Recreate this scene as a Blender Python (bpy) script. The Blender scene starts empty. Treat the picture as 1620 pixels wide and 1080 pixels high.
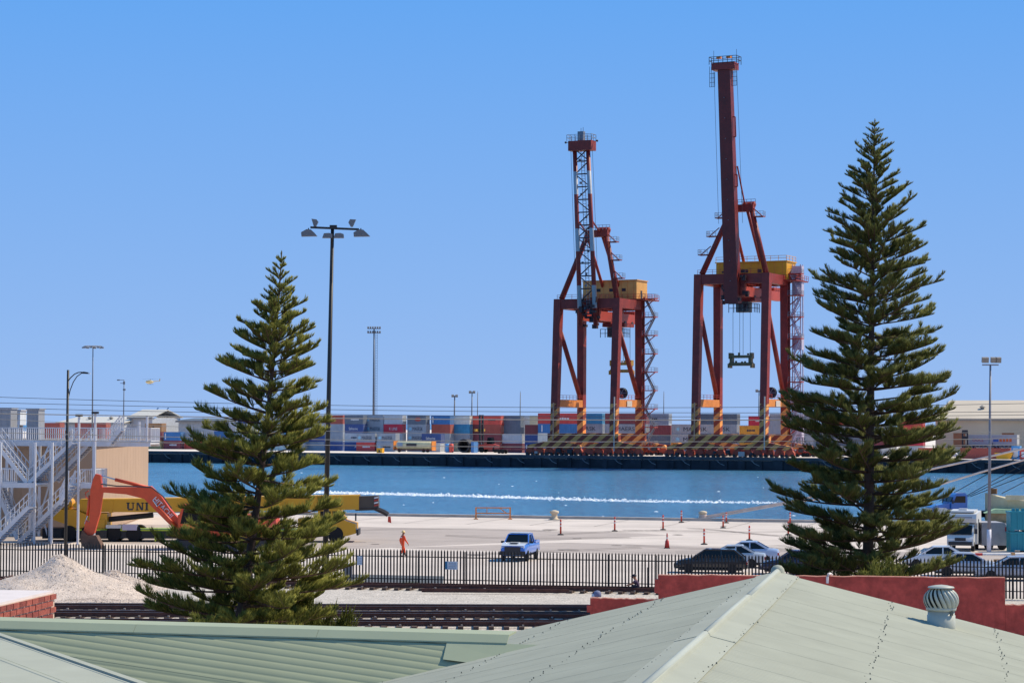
import bpy, math, random
import numpy as np
from mathutils import Vector, Matrix, noise
R = math.radians
random.seed(7)
scene = bpy.context.scene
COL = scene.collection

# ---------------------------------------------------------------- camera
F, CAMH = 3540.0, 9.4
ROLL, PITCH = R(0.2), math.atan(128 / 3540)
cd = bpy.data.cameras.new('camera'); cam = bpy.data.objects.new('camera', cd); COL.objects.link(cam)
cd.sensor_width = 36; cd.lens = F / 1620 * 36; cd.clip_start = 0.5; cd.clip_end = 30000
CR = Matrix.Rotation(R(90) + PITCH, 3, 'X') @ Matrix.Rotation(ROLL, 3, 'Z')
cam.matrix_world = Matrix.Translation((0, 0, CAMH)) @ CR.to_4x4()
scene.camera = cam

# ---------------------------------------------------------------- sky and sun
SUN_EL, SUN_AZ = R(50), R(20)          # azimuth from +X towards +Y
SUN_DIR = Vector((math.cos(SUN_EL) * math.cos(SUN_AZ), math.cos(SUN_EL) * math.sin(SUN_AZ), math.sin(SUN_EL)))
EXPO, SKYS = .25, .14; SKYK = 1 / (SKYS * 2 ** EXPO)      # sky values are given as they appear in the picture
wd = bpy.data.worlds.new('World'); scene.world = wd; wd.use_nodes = True
wn = wd.node_tree.nodes; wl = wd.node_tree.links
sky = wn.new('ShaderNodeTexSky'); sky.sky_type = 'NISHITA'; sky.sun_disc = False
sky.sun_elevation = SUN_EL; sky.sun_rotation = R(90) - SUN_AZ
sky.altitude = 8000; sky.air_density = 1.0; sky.dust_density = 0.0; sky.ozone_density = 4.0
ma = wn.new('ShaderNodeVectorMath'); ma.operation = 'MULTIPLY_ADD'      # deep even blue of a clear dry day
ma.inputs[1].default_value = (.383, .152, .027); ma.inputs[2].default_value = (.49, 2.03, 5.1)
wl.new(sky.outputs[0], ma.inputs[0])
tcw = wn.new('ShaderNodeTexCoord'); sx_ = wn.new('ShaderNodeSeparateXYZ'); wl.new(tcw.outputs['Generated'], sx_.inputs[0])
cr_ = wn.new('ShaderNodeValToRGB'); wl.new(sx_.outputs[2], cr_.inputs[0]); el = cr_.color_ramp.elements      # pale at the horizon, deeper towards the zenith
el[0].position = 0.; el[0].color = (.335, .52, .86, 1); el[1].position = .19; el[1].color = (.132, .388, .885, 1)
e2 = el.new(1.); e2.color = (.08, .215, .45, 1)
rs_ = wn.new('ShaderNodeVectorMath'); rs_.operation = 'SCALE'; rs_.inputs['Scale'].default_value = SKYK * .8; wl.new(cr_.outputs[0], rs_.inputs[0])
ns_ = wn.new('ShaderNodeVectorMath'); ns_.operation = 'SCALE'; ns_.inputs['Scale'].default_value = .2; wl.new(ma.outputs[0], ns_.inputs[0])
mm = wn.new('ShaderNodeVectorMath'); mm.operation = 'ADD'; wl.new(rs_.outputs[0], mm.inputs[0]); wl.new(ns_.outputs[0], mm.inputs[1]); wl.new(mm.outputs[0], wn['Background'].inputs[0]); wn['Background'].inputs[1].default_value = SKYS
sl = bpy.data.lights.new('sun', 'SUN'); sl.energy = 4.6; sl.angle = R(0.53); sl.color = (1, 0.885, 0.69)
so = bpy.data.objects.new('sun', sl); COL.objects.link(so)
so.rotation_euler = SUN_DIR.to_track_quat('Z', 'Y').to_euler()
vs = scene.view_settings; vs.view_transform = 'Standard'; vs.look = 'None'; vs.exposure = EXPO; vs.gamma = 1

# ---------------------------------------------------------------- helpers
def ray(px, py):
    return CR @ Vector(((px - 810) / F, (540 - py) / F, -1))
def W(px, py, D):                       # point seen at a pixel, at distance D along +Y
    d = ray(px, py); k = D / d.y
    return Vector((d.x * k, D, CAMH + d.z * k))
def G(px, py, z=0.0):                   # point seen at a pixel on the level z
    d = ray(px, py); k = (z - CAMH) / d.z
    return Vector((d.x * k, d.y * k, z))

def lin(h):
    h = h.lstrip('#'); c = [int(h[i:i + 2], 16) / 255 for i in (0, 2, 4)]
    return tuple(x / 12.92 if x <= .04045 else ((x + .055) / 1.055) ** 2.4 for x in c)

MATS = {}
def mat(name, col, rough=.6, metal=0., var=.15, vs_=1.5, bump=0., bs=20., col2=None, spec=.5, coat=0., fine=0.):
    if name in MATS: return MATS[name]
    m = bpy.data.materials.new(name); m.use_nodes = True
    n, l = m.node_tree.nodes, m.node_tree.links; b = n['Principled BSDF']
    if isinstance(col, str): col = lin(col)
    b.inputs['Roughness'].default_value = rough; b.inputs['Metallic'].default_value = metal
    b.inputs['Specular IOR Level'].default_value = spec
    b.inputs['Coat Weight'].default_value = coat
    g = n.new('ShaderNodeNewGeometry')
    t = n.new('ShaderNodeTexNoise'); t.inputs['Scale'].default_value = vs_; t.inputs['Detail'].default_value = 6
    t.inputs['Roughness'].default_value = .65
    l.new(g.outputs['Position'], t.inputs['Vector'])
    mr = n.new('ShaderNodeMapRange'); mr.inputs[1].default_value = .3; mr.inputs[2].default_value = .7
    l.new(t.outputs[0], mr.inputs[0])
    mx = n.new('ShaderNodeMix'); mx.data_type = 'RGBA'
    c2 = (lin(col2) if isinstance(col2, str) else col2) if col2 else tuple(min(1, c * (1 + var)) for c in col)
    c1 = col if col2 else tuple(c * (1 - var) for c in col)
    mx.inputs[6].default_value = (*c1, 1); mx.inputs[7].default_value = (*c2, 1)
    l.new(mr.outputs[0], mx.inputs[0]); out = mx.outputs[2]
    if fine:
        t3 = n.new('ShaderNodeTexNoise'); t3.inputs['Scale'].default_value = bs; t3.inputs['Detail'].default_value = 3
        l.new(g.outputs['Position'], t3.inputs['Vector'])
        r3 = n.new('ShaderNodeMapRange'); r3.inputs[1].default_value = .3; r3.inputs[2].default_value = .7
        r3.inputs[3].default_value = 1 - fine; r3.inputs[4].default_value = 1 + fine
        l.new(t3.outputs[0], r3.inputs[0])
        vm = n.new('ShaderNodeVectorMath'); vm.operation = 'SCALE'
        l.new(out, vm.inputs[0]); l.new(r3.outputs[0], vm.inputs['Scale']); out = vm.outputs[0]
    l.new(out, b.inputs['Base Color'])
    if bump:
        t2 = n.new('ShaderNodeTexNoise'); t2.inputs['Scale'].default_value = bs; t2.inputs['Detail'].default_value = 4
        l.new(g.outputs['Position'], t2.inputs['Vector'])
        bp = n.new('ShaderNodeBump'); bp.inputs['Strength'].default_value = bump; bp.inputs['Distance'].default_value = .05
        l.new(t2.outputs[0], bp.inputs['Height']); l.new(bp.outputs[0], b.inputs['Normal'])
    MATS[name] = m; return m

def banded(name, a, b_, axis, period, rough=.55, duty=.5, var=.2):
    """two paints in bands along a direction of the object's own coordinates"""
    if name in MATS: return MATS[name]
    m = mat(name, a, rough, var=var, vs_=.6); n, l = m.node_tree.nodes, m.node_tree.links; b = n['Principled BSDF']
    tc = n.new('ShaderNodeTexCoord'); dp = n.new('ShaderNodeVectorMath'); dp.operation = 'DOT_PRODUCT'
    dp.inputs[1].default_value = axis; l.new(tc.outputs['Object'], dp.inputs[0])
    dv = n.new('ShaderNodeMath'); dv.operation = 'DIVIDE'; dv.inputs[1].default_value = period; l.new(dp.outputs['Value'], dv.inputs[0])
    fr = n.new('ShaderNodeMath'); fr.operation = 'FRACT'; l.new(dv.outputs[0], fr.inputs[0])
    gt = n.new('ShaderNodeMath'); gt.operation = 'GREATER_THAN'; gt.inputs[1].default_value = duty; l.new(fr.outputs[0], gt.inputs[0])
    mx = n.new('ShaderNodeMix'); mx.data_type = 'RGBA'
    src = b.inputs['Base Color'].links[0].from_socket
    mx.inputs[7].default_value = (*(lin(b_) if isinstance(b_, str) else b_), 1)
    l.new(gt.outputs[0], mx.inputs[0]); l.new(src, mx.inputs[6]); l.new(mx.outputs[2], b.inputs['Base Color'])
    return m

class MB:
    def __init__(s): s.v = []; s.f = []
    def add(s, vs_, fs):
        o = len(s.v); s.v += [tuple(v) for v in vs_]; s.f += [tuple(i + o for i in f) for f in fs]; return s
    def box(s, c, d, M=None):
        x, y, z = (k / 2 for k in d); c = Vector(c)
        vs_ = [Vector((a, b, e)) for a in (-x, x) for b in (-y, y) for e in (-z, z)]
        if M is not None: vs_ = [M @ v for v in vs_]
        return s.add([c + v for v in vs_], [(0, 1, 3, 2), (4, 6, 7, 5), (0, 4, 5, 1), (2, 3, 7, 6), (0, 2, 6, 4), (1, 5, 7, 3)])
    def span(s, a, b):
        a, b = Vector(a), Vector(b)
        return s.box((a + b) / 2, [abs(k) for k in (b - a)])
    def frame(s, p, q, up=(0, 0, 1)):
        d = (Vector(q) - Vector(p)).normalized(); up = Vector(up)
        if abs(d.dot(up)) > .98: up = Vector((0, 1, 0)) if abs(d.y) < .9 else Vector((1, 0, 0))
        a = d.cross(up).normalized(); return d, a, a.cross(d)
    def beam(s, p, q, w, h=None, w2=None, h2=None, up=(0, 0, 1)):
        h = w if h is None else h; w2 = w if w2 is None else w2; h2 = h if h2 is None else h2
        p, q = Vector(p), Vector(q); d, a, b = s.frame(p, q, up)
        vs_ = [p + a * (i * w / 2) + b * (j * h / 2) for i, j in ((-1, -1), (1, -1), (1, 1), (-1, 1))]
        vs_ += [q + a * (i * w2 / 2) + b * (j * h2 / 2) for i, j in ((-1, -1), (1, -1), (1, 1), (-1, 1))]
        return s.add(vs_, [(0, 3, 2, 1), (4, 5, 6, 7), (0, 1, 5, 4), (1, 2, 6, 5), (2, 3, 7, 6), (3, 0, 4, 7)])
    def tube(s, p, q, r, r2=None, n=8, cap=True):
        r2 = r if r2 is None else r2; p, q = Vector(p), Vector(q); d, a, b = s.frame(p, q)
        A = [(math.cos(2 * math.pi * i / n), math.sin(2 * math.pi * i / n)) for i in range(n)]
        vs_ = [p + (a * x + b * y) * r for x, y in A] + [q + (a * x + b * y) * r2 for x, y in A]
        fs = [(i, (i + 1) % n, n + (i + 1) % n, n + i) for i in range(n)]
        if cap: fs += [tuple(range(n))[::-1], tuple(range(n, 2 * n))]
        return s.add(vs_, fs)
    def path(s, pts, rad, n=6):
        pts = [Vector(p) for p in pts]; o = len(s.v); k = len(pts)
        rad = [rad] * k if isinstance(rad, (int, float)) else rad
        for i, p in enumerate(pts):
            d, a, b = s.frame(pts[max(0, i - 1)], pts[min(k - 1, i + 1)])
            s.v += [tuple(p + (a * math.cos(2 * math.pi * j / n) + b * math.sin(2 * math.pi * j / n)) * rad[i]) for j in range(n)]
        for i in range(k - 1):
            s.f += [(o + i * n + j, o + i * n + (j + 1) % n, o + (i + 1) * n + (j + 1) % n, o + (i + 1) * n + j) for j in range(n)]
        s.f += [tuple(o + j for j in range(n))[::-1], tuple(o + (k - 1) * n + j for j in range(n))]
        return s
    def prism(s, poly, o, a, b, e):
        """polygon (i,j) on axes a,b from origin o, extruded by vector e"""
        o, a, b, e = Vector(o), Vector(a), Vector(b), Vector(e); n = len(poly)
        vs_ = [o + a * i + b * j for i, j in poly]; vs_ += [v + e for v in vs_]
        return s.add(vs_, [tuple(range(n))[::-1], tuple(range(n, 2 * n))] + [(i, (i + 1) % n, n + (i + 1) % n, n + i) for i in range(n)])
    def lathe(s, prof, n=16, c=(0, 0, 0), M=None):
        c = Vector(c); o = len(s.v); k = len(prof)
        for r, z in prof:
            for j in range(n):
                v = Vector((r * math.cos(2 * math.pi * j / n), r * math.sin(2 * math.pi * j / n), z))
                s.v.append(tuple(c + (M @ v if M is not None else v)))
        for i in range(k - 1):
            s.f += [(o + i * n + j, o + i * n + (j + 1) % n, o + (i + 1) * n + (j + 1) % n, o + (i + 1) * n + j) for j in range(n)]
        s.f += [tuple(o + j for j in range(n))[::-1], tuple(o + (k - 1) * n + j for j in range(n))]
        return s
    def rail(s, pts, h=1.1, r=.03, step=1.5, mid=2):
        """a handrail: posts, top rail and mid rails over a line of foot points"""
        for p, q in zip(pts, pts[1:]):
            p, q = Vector(p), Vector(q); n = max(1, int((q - p).length / step))
            for i in range(n + 1):
                a = p.lerp(q, i / n); s.beam(a, a + Vector((0, 0, h)), r * 2)
            for j in range(mid):
                z = Vector((0, 0, h * (j + 1) / mid)); s.beam(p + z, q + z, r * 2)
        return s
    def mesh(s, name, m, smooth=False):
        me = bpy.data.meshes.new(name); me.from_pydata(s.v, [], s.f); me.update()
        if m: me.materials.append(m)
        if smooth: me.polygons.foreach_set('use_smooth', [True] * len(me.polygons))
        return me
    def build(s, name, m, parent=None, smooth=False):
        return link(name, s.mesh(name, m, smooth), parent)

def link(name, me, parent=None, loc=None, rot=None):
    o = bpy.data.objects.new(name, me); COL.objects.link(o)
    if parent: o.parent = parent
    if loc is not None: o.location = loc
    if rot is not None: o.rotation_euler = rot
    return o
def tag(o, label, cat, group=None):
    o['label'] = label; o['category'] = cat
    if group: o['group'] = group
    return o
def struct(o): o['kind'] = 'structure'; return o
def stuff(o): o['kind'] = 'stuff'; return o
def thing(name, label, cat, loc=(0, 0, 0), rz=0., group=None):
    o = bpy.data.objects.new(name, None); COL.objects.link(o); o.location = loc; o.rotation_euler = (0, 0, rz)
    o.empty_display_size = .3
    return tag(o, label, cat, group)
def copy_tree(o, parent=None):
    c = o.copy(); COL.objects.link(c); c.parent = parent
    for ch in o.children: copy_tree(ch, c)
    return c
TXT = {}
def text(s, size, m, parent, o, a, b, name='lettering', font_scale=1., align='LEFT'):
    """flat lettering with its baseline from o along a, up along b"""
    key = (s, m.name, align)
    if key not in TXT:
        cu = bpy.data.curves.new('t', 'FONT'); cu.body = s; cu.align_x = align; cu.extrude = .008; cu.resolution_u = 3
        ob = bpy.data.objects.new('t', cu); COL.objects.link(ob)
        dg = bpy.context.evaluated_depsgraph_get()
        me = bpy.data.meshes.new_from_object(ob.evaluated_get(dg)); bpy.data.objects.remove(ob)
        me.materials.clear(); me.materials.append(m); me.name = name; TXT[key] = me
    a, b = Vector(a).normalized(), Vector(b).normalized(); c = a.cross(b)
    M = Matrix((a * size * font_scale, b * size, c)).transposed().to_4x4(); M.translation = Vector(o)
    ob = link(name, TXT[key], parent); ob.matrix_local = M
    return ob

# far quay frame: u along the quay to the right, v inland
PHI = R(26); QC, QS = math.cos(PHI), math.sin(PHI); QD, QZ = 578.0, 1.0
def Q(u, v, z=0.): return Vector((u * QC + v * QS, QD - u * QS + v * QC, QZ + z))
def QU(px, v, py=700):
    d = ray(px, py); k = d.x / d.y
    return (k * (QD + v * QC) - v * QS) / (QC + k * QS)
ZW = -2.1

# ================================================================ SETTING
X, Y, Z = Vector((1, 0, 0)), Vector((0, 1, 0)), Vector((0, 0, 1))
M_conc = mat('yard concrete', '#c6bab0', .9, var=.13, vs_=.12, bump=.2, bs=6, fine=.06)
M_asph = mat('yard asphalt', '#a69a92', .92, var=.10, vs_=.2, bump=.2, bs=8, fine=.08)
M_dark = mat('dark asphalt', '#5a5d60', .9, var=.1, vs_=.5)
M_ballast = mat('ballast', '#b5ada4', .95, var=.2, vs_=1.2, bump=1., bs=9, fine=.45)
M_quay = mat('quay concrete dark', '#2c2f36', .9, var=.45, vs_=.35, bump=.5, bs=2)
M_apron = mat('far apron', '#d8cdc2', .9, var=.1, vs_=.06)

def edge_line(px, off=0.):              # the near quay edge, as a point on z = 0
    a, b = G(560, 814.5), G(1300, 826); t = (px - 560) / 740
    return a.lerp(b, t)
e0, e1 = edge_line(-1500), edge_line(3200)
ed = (e1 - e0).normalized(); en = Vector((-ed.y, ed.x, 0))     # en points to the water
struct(MB().prism([(-700, -60), (700, -60), (e1.x, e1.y), (e0.x, e0.y)], (0, 0, -6), X, Y, (0, 0, 6)).build('ground', M_conc))
def sheet(name, pts, z, m):
    n = len(pts); mb = MB(); mb.add([(p.x, p.y, z) for p in pts], [tuple(range(n))])
    return struct(mb.build(name, m))
# asphalt fields of the yard
sheet('asphalt_field', [G(560, 868), G(300, 862), G(-200, 850), G(-200, 826), G(300, 830), G(560, 832.5), G(1010, 843), G(1060, 846), G(800, 858)], .004, M_asph)
sheet('asphalt_strip', [G(1100, 880), G(620, 866), G(900, 858), G(1250, 868), G(1900, 884), G(1900, 900)], .008, M_asph)
sheet('asphalt_patch', [G(556, 908), G(702, 911), G(701, 923), G(556, 922)], .008, M_dark)
sheet('quay_seam', [edge_line(-300) - en * 1.4, edge_line(2200) - en * 1.4, edge_line(2200) - en * 1.0, edge_line(-300) - en * 1.0], .004, M_dark)
# slab joints, tyre marks and stains of the yard
M_joint = mat('slab joint', '#7f766f', .95, var=.2, vs_=2); M_tyrem = mat('tyre mark', '#8a7f78', .95, var=.1, vs_=3); M_stain = mat('oil stain', '#82776f', .8, var=.15, vs_=2)
def strip(name, pts, w, z, m):
    mb = MB(); o = 0
    for i, p in enumerate(pts):
        d = (pts[min(i + 1, len(pts) - 1)] - pts[max(i - 1, 0)]).normalized(); q = Vector((-d.y, d.x, 0)) * w / 2
        mb.v += [(p.x + q.x, p.y + q.y, z), (p.x - q.x, p.y - q.y, z)]
    mb.f = [(2 * i, 2 * i + 1, 2 * i + 3, 2 * i + 2) for i in range(len(pts) - 1)]; return struct(mb.build(name, m))
for k in range(7): strip('slab_joint', [edge_line(x_) - en * (6 + k * 9.5) for x_ in (-300, 700, 1900)], .09, .0125, M_joint)
for k in range(16): strip('slab_joint', [edge_line(250 + k * 95) - en * 1.5, edge_line(250 + k * 95) - en * 15.4], .08, .0125, M_joint)
rt_ = random.Random(5)
for k in range(9):
    x0, y0 = rt_.uniform(560, 1250), rt_.uniform(836, 872); cv = rt_.uniform(-.02, .02); dx = rt_.uniform(120, 320)
    for o_ in (0, 1.6):
        strip('tyre_mark', [G(x0 + dx * f, y0 + 6 * math.sin(f * 2.2 + k) + cv * dx * f) + Vector((0, o_, 0)) for f in [i / 14 for i in range(15)]], .2, .0165 + .0006 * k, M_tyrem)
for k in range(14):
    c_ = G(rt_.uniform(560, 1500), rt_.uniform(830, 880)); r_ = rt_.uniform(.25, .9)
    sheet('oil_stain', [c_ + Vector((math.cos(a * .52) * r_ * rt_.uniform(.7, 1.3), math.sin(a * .52) * r_ * rt_.uniform(.8, 1.5), 0)) for a in range(12)], .023 + .0004 * k, M_stain)
# the kerb along the near quay edge
kb = MB(); kb.beam(e0 - en * .3 + Z * .12, e1 - en * .3 + Z * .12, .6, .24); struct(kb.build('quay_kerb', mat('kerb concrete', '#b5aaa0', .9, var=.2, vs_=.8)))
# ballast bed of the railway
sheet('ballast_bed', [Vector((-60, 97, 0)), Vector((60, 97, 0)), Vector((60, 113.5, 0)), G(1620, 944), G(0, 911.5), Vector((-60, 139, 0))], .012, M_ballast)

# water
mw = bpy.data.materials.new('harbour water'); mw.use_nodes = True
n, l = mw.node_tree.nodes, mw.node_tree.links; b = n['Principled BSDF']
b.inputs['Roughness'].default_value = .22; b.inputs['IOR'].default_value = 1.33
g = n.new('ShaderNodeNewGeometry'); mp = n.new('ShaderNodeMapping'); mp.inputs['Scale'].default_value = (1, .55, 1)
l.new(g.outputs['Position'], mp.inputs[0])
t1 = n.new('ShaderNodeTexNoise'); t1.inputs['Scale'].default_value = .55; t1.inputs['Detail'].default_value = 7; t1.inputs['Roughness'].default_value = .7
t2 = n.new('ShaderNodeTexNoise'); t2.inputs['Scale'].default_value = .03; t2.inputs['Detail'].default_value = 4
l.new(mp.outputs[0], t1.inputs[0]); l.new(mp.outputs[0], t2.inputs[0])
mp2 = n.new('ShaderNodeMapping'); mp2.inputs['Scale'].default_value = (.8, .13, 1); mp2.inputs['Rotation'].default_value = (0, 0, .12); l.new(g.outputs['Position'], mp2.inputs[0])
t3 = n.new('ShaderNodeTexNoise'); t3.inputs['Scale'].default_value = 1.0; t3.inputs['Detail'].default_value = 5; t3.inputs['Roughness'].default_value = .75; l.new(mp2.outputs[0], t3.inputs[0])
mx = n.new('ShaderNodeMix'); mx.data_type = 'RGBA'; mx.inputs[6].default_value = (.022, .095, .19, 1); mx.inputs[7].default_value = (.085, .27, .43, 1)
ad = n.new('ShaderNodeMath'); ad.operation = 'MULTIPLY_ADD'; ad.inputs[1].default_value = 3.4; ad.inputs[2].default_value = -1.25
av = n.new('ShaderNodeMath'); av.operation = 'ADD'; l.new(t3.outputs[0], av.inputs[0]); l.new(t2.outputs[0], av.inputs[1])
t1b = n.new('ShaderNodeMath'); t1b.operation = 'MULTIPLY_ADD'; t1b.inputs[1].default_value = .4; t1b.inputs[2].default_value = 0.3; l.new(t2.outputs[0], t1b.inputs[0]); l.new(t1b.outputs[0], av.inputs[1])
hv = n.new('ShaderNodeMath'); hv.operation = 'MULTIPLY'; hv.inputs[1].default_value = .5; l.new(av.outputs[0], hv.inputs[0])
l.new(hv.outputs[0], ad.inputs[0]); l.new(ad.outputs[0], mx.inputs[0]); l.new(mx.outputs[2], b.inputs['Base Color'])
bp = n.new('ShaderNodeBump'); bp.inputs['Strength'].default_value = 1.; bp.inputs['Distance'].default_value = .9
l.new(t1.outputs[0], bp.inputs['Height']); l.new(bp.outputs[0], b.inputs['Normal'])
sheet('water', [Vector((-9000, 50, 0)), Vector((9000, 50, 0)), Vector((9000, 14000, 0)), Vector((-9000, 14000, 0))], ZW, mw)

# far quay land
fl = MB(); a, b_, c, d = Q(-900, 0), Q(1500, 0), Q(1500, 2600), Q(-900, 2600)
fl.prism([(p.x, p.y) for p in (a, b_, c, d)], (0, 0, QZ - 5), X, Y, (0, 0, 5)); struct(fl.build('far_ground', M_apron))
# the dark quay wall in front of it: capping beam, fender piles and panels
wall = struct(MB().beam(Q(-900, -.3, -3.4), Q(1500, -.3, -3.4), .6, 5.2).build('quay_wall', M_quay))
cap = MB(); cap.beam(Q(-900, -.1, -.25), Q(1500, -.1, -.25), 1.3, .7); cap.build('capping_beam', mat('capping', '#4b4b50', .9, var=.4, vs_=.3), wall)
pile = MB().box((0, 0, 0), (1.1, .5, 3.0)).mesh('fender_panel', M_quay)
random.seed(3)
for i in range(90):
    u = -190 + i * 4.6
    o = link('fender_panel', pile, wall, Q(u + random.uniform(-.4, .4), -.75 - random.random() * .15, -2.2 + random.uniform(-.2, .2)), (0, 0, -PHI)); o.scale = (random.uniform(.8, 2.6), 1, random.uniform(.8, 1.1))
M_rope = mat('pale rope', '#d2bfb2', .9, var=.15)
ch = MB()
for i in range(46):
    u = -180 + i * 9.1; ch.path([Q(u, -1.1, -.6), Q(u + 1, -1.15, -1.5), Q(u + 2.2, -1.15, -2.0)], .07, 4)
ch.build('fender_chain', mat('chain', '#8a8788', .8), wall)

# wake foam across the harbour
random.seed(5); fo = MB()
pa, pb = G(430, 778, ZW), G(1235, 796.5, ZW)
def wake_c(t): 
    p = pa.lerp(pb, t); p.y += 5 * math.sin(t * 7) * t; return p
for i in range(4200):
    t = random.random() ** 1.25; c = wake_c(t); dens = 1 - .55 * t
    sp = random.gauss(0, 1) * (.7 + 1.2 * t)
    if random.random() > dens: continue
    c = c + Vector((random.uniform(-2, 2), sp + (8 * random.random() if random.random() < .15 else 0), ZW - c.z + .02))
    s_ = random.uniform(.08, .34) * (1.15 - .5 * t); h = random.uniform(.04, .28) * (1.1 - .6 * t)
    k = 5; ph = random.random() * 6
    ring = [c + Vector((math.cos(ph + 6.283 * j / k) * s_ * 1.7 * random.uniform(.6, 1.2), math.sin(ph + 6.283 * j / k) * s_ * random.uniform(.6, 1.2), -.06)) for j in range(k)]
    fo.add(ring + [c + Z * h], [(j, (j + 1) % k, k) for j in range(k)])
for i in range(50):                      # scattered whitecaps
    c = G(random.uniform(240, 1640), 738 + 80 * random.random() ** .8, ZW); s_ = random.uniform(.06, .2); k = 5
    ring = [c + Vector((math.cos(6.283 * j / k) * s_ * 2.4, math.sin(6.283 * j / k) * s_, -.03)) for j in range(k)]
    fo.add(ring + [c + Z * s_ * .5], [(j, (j + 1) % k, k) for j in range(k)])
o = stuff(fo.build('wake_foam', mat('foam', (.85, .88, .9), .6, var=.05))); o['label'] = 'white foaming boat wake stretching across the blue harbour'

# ================================================================ RAILWAY
M_rail = mat('rail rust', '#57352c', .75, var=.35, vs_=2.5)
M_sleep = mat('sleeper', '#4a3a34', .9, var=.35, vs_=1.5)
M_head = mat('rail head worn', '#8f8a86', .35, metal=.7, var=.1)
rp = [(-.075, 0), (.075, 0), (.075, .02), (.014, .035), (.014, .165), (.038, .175), (.038, .206), (-.038, .206), (-.038, .175), (-.014, .165), (-.014, .035), (-.075, .02)]
slm = MB().box((0, 0, 0), (.24, 2.4, .14)).mesh('sleeper', M_sleep)
clipm = MB().box((0, 0, 0), (.09, .2, .05)).mesh('clip', mat('rail clip', '#9b8f88', .7))
def track(label, p, q, offs, shiny, sleepers=True):
    d = (q - p).normalized(); nrm = Vector((-d.y, d.x, 0)); L = (q - p).length
    t = thing('railway_track', label, 'railway track', p, math.atan2(d.y, d.x))
    for o_ in offs:
        r = MB().prism(rp, (0, o_, .12), Y, Z, (L, 0, 0)).build('rail', M_rail, t)
        if shiny: MB().box((L / 2, o_, .3285), (L, .05, .004)).build('running_surface', M_head, r)
    if sleepers:
        for i in range(int(L / .7)):
            o = link('sleeper', slm, t, (.3 + i * .7, sum(offs) / len(offs), .075), (0, 0, random.uniform(-.02, .02)))
    for i in range(int(L / 1.4)):
        for o_ in offs: link('clip', clipm, t, (.35 + i * 1.4, o_ - .11, .17))
    return t
track('farther of the two parallel railway tracks in front of the pale ballast', Vector((-32, 111.3, 0)), Vector((12.5, 111.5, 0)), (-.55, .5, .85), True)
track('nearer of the two parallel railway tracks, just beyond the green roofs', Vector((-32, 107.2, 0)), Vector((12.5, 107.4, 0)), (-.55, .5, .85), True)
track('railway track partly hidden by the green roof edge, nearest the camera', Vector((-32, 102.9, 0)), Vector((9.5, 103.1, 0)), (-.55, .5), True)
track('rusty siding rails lying along the foot of the palisade fence', G(-60, 920), G(1075, 939), (-.55, .6), False)
# rusty offcuts of rail beside the siding
for i, (a, b_, lab) in enumerate([((667, 939), (900, 940.5), 'long loose rusty rail on the ballast before the siding'), ((0, 923), (20, 917), 'short rusty rail offcut left of the gravel heap'), ((206, 926), (262, 922), 'rusty rail offcut between gravel heap and pine')]):
    p, q = G(*a), G(*b_); mb = MB(); d = (q - p).normalized()
    mb.prism(rp, p + Z * .1, Vector((-d.y, d.x, 0)), Z, q - p); tag(mb.build('loose_rail', M_rail), lab, 'rail')

# ================================================================ PALISADE FENCE
M_fence = mat('fence black paint', '#201b1c', .6, var=.2, vs_=3)
fa, fb = G(-40, 913.2), G(1660, 949.5); fd = (fb - fa).normalized(); FL = (fb - fa).length
fence = thing('palisade_fence', 'long dark steel palisade fence with pointed pales between railway and yard', 'fence', fa, math.atan2(fd.y, fd.x))
pale = MB(); pr = [(-.042, 0), (.042, 0), (.042, 1.98), (0, 2.1), (-.042, 1.98)]
pale.prism(pr, (0, -.012, .06), X, Z, (0, .024, 0)); pale = pale.mesh('pale', M_fence)
SP = .187; N = int(FL / SP); rest = MB()
for i in range(N):
    x = i * SP; px = -40 + 1700 * (x / FL)
    if i < 300: link('pale', pale, fence, (x, 0, 0), (0, random.uniform(-.008, .008), 0))
    else: rest.prism(pr, (x, -.012, .06), X, Z, (0, .024, 0))
if rest.v: stuff(rest.build('pale_row', M_fence, fence))
for z in (.45, 1.72): MB().box((FL / 2, .035, z), (FL, .04, .05)).build('fence_rail', M_fence, fence)
post = MB().box((0, .09, 1.02), (.045, .06, 2.04)).mesh('post', M_fence)
for i in range(int(FL / 2.76) + 1): link('post', post, fence, (i * 2.76, 0, 0))
M_white = mat('white sign', '#d9dde2', .5, var=.05); M_blue = mat('sign blue', '#2f7fa8', .5)
M_grey = mat('grey print', '#8a95a2', .6)
def fpos(px): return (px + 40) / 1700 * FL
def fence_sign(px, z, w, h, label, strip):
    t = thing('fence_sign', label, 'sign', fa + fd * fpos(px) + Z * z, math.atan2(fd.y, fd.x))
    MB().box((0, -.04, 0), (w, .02, h)).build('board', M_white, t)
    if strip: MB().box((-w * .42, -.053, 0), (w * .16, .006, h * .96)).build('colour_strip', M_blue, t)
    for k in range(4): MB().box((w * .08, -.053, h * (.3 - .2 * k)), (w * .6, .006, h * .05)).build('print_line', M_grey, t)
fence_sign(763, 1.27, .72, .46, 'white notice board with blue edge wired to the palisade fence', True)
fence_sign(615, 1.45, .3, .5, 'narrow pale notice on the fence below the orange worker', False)
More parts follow.
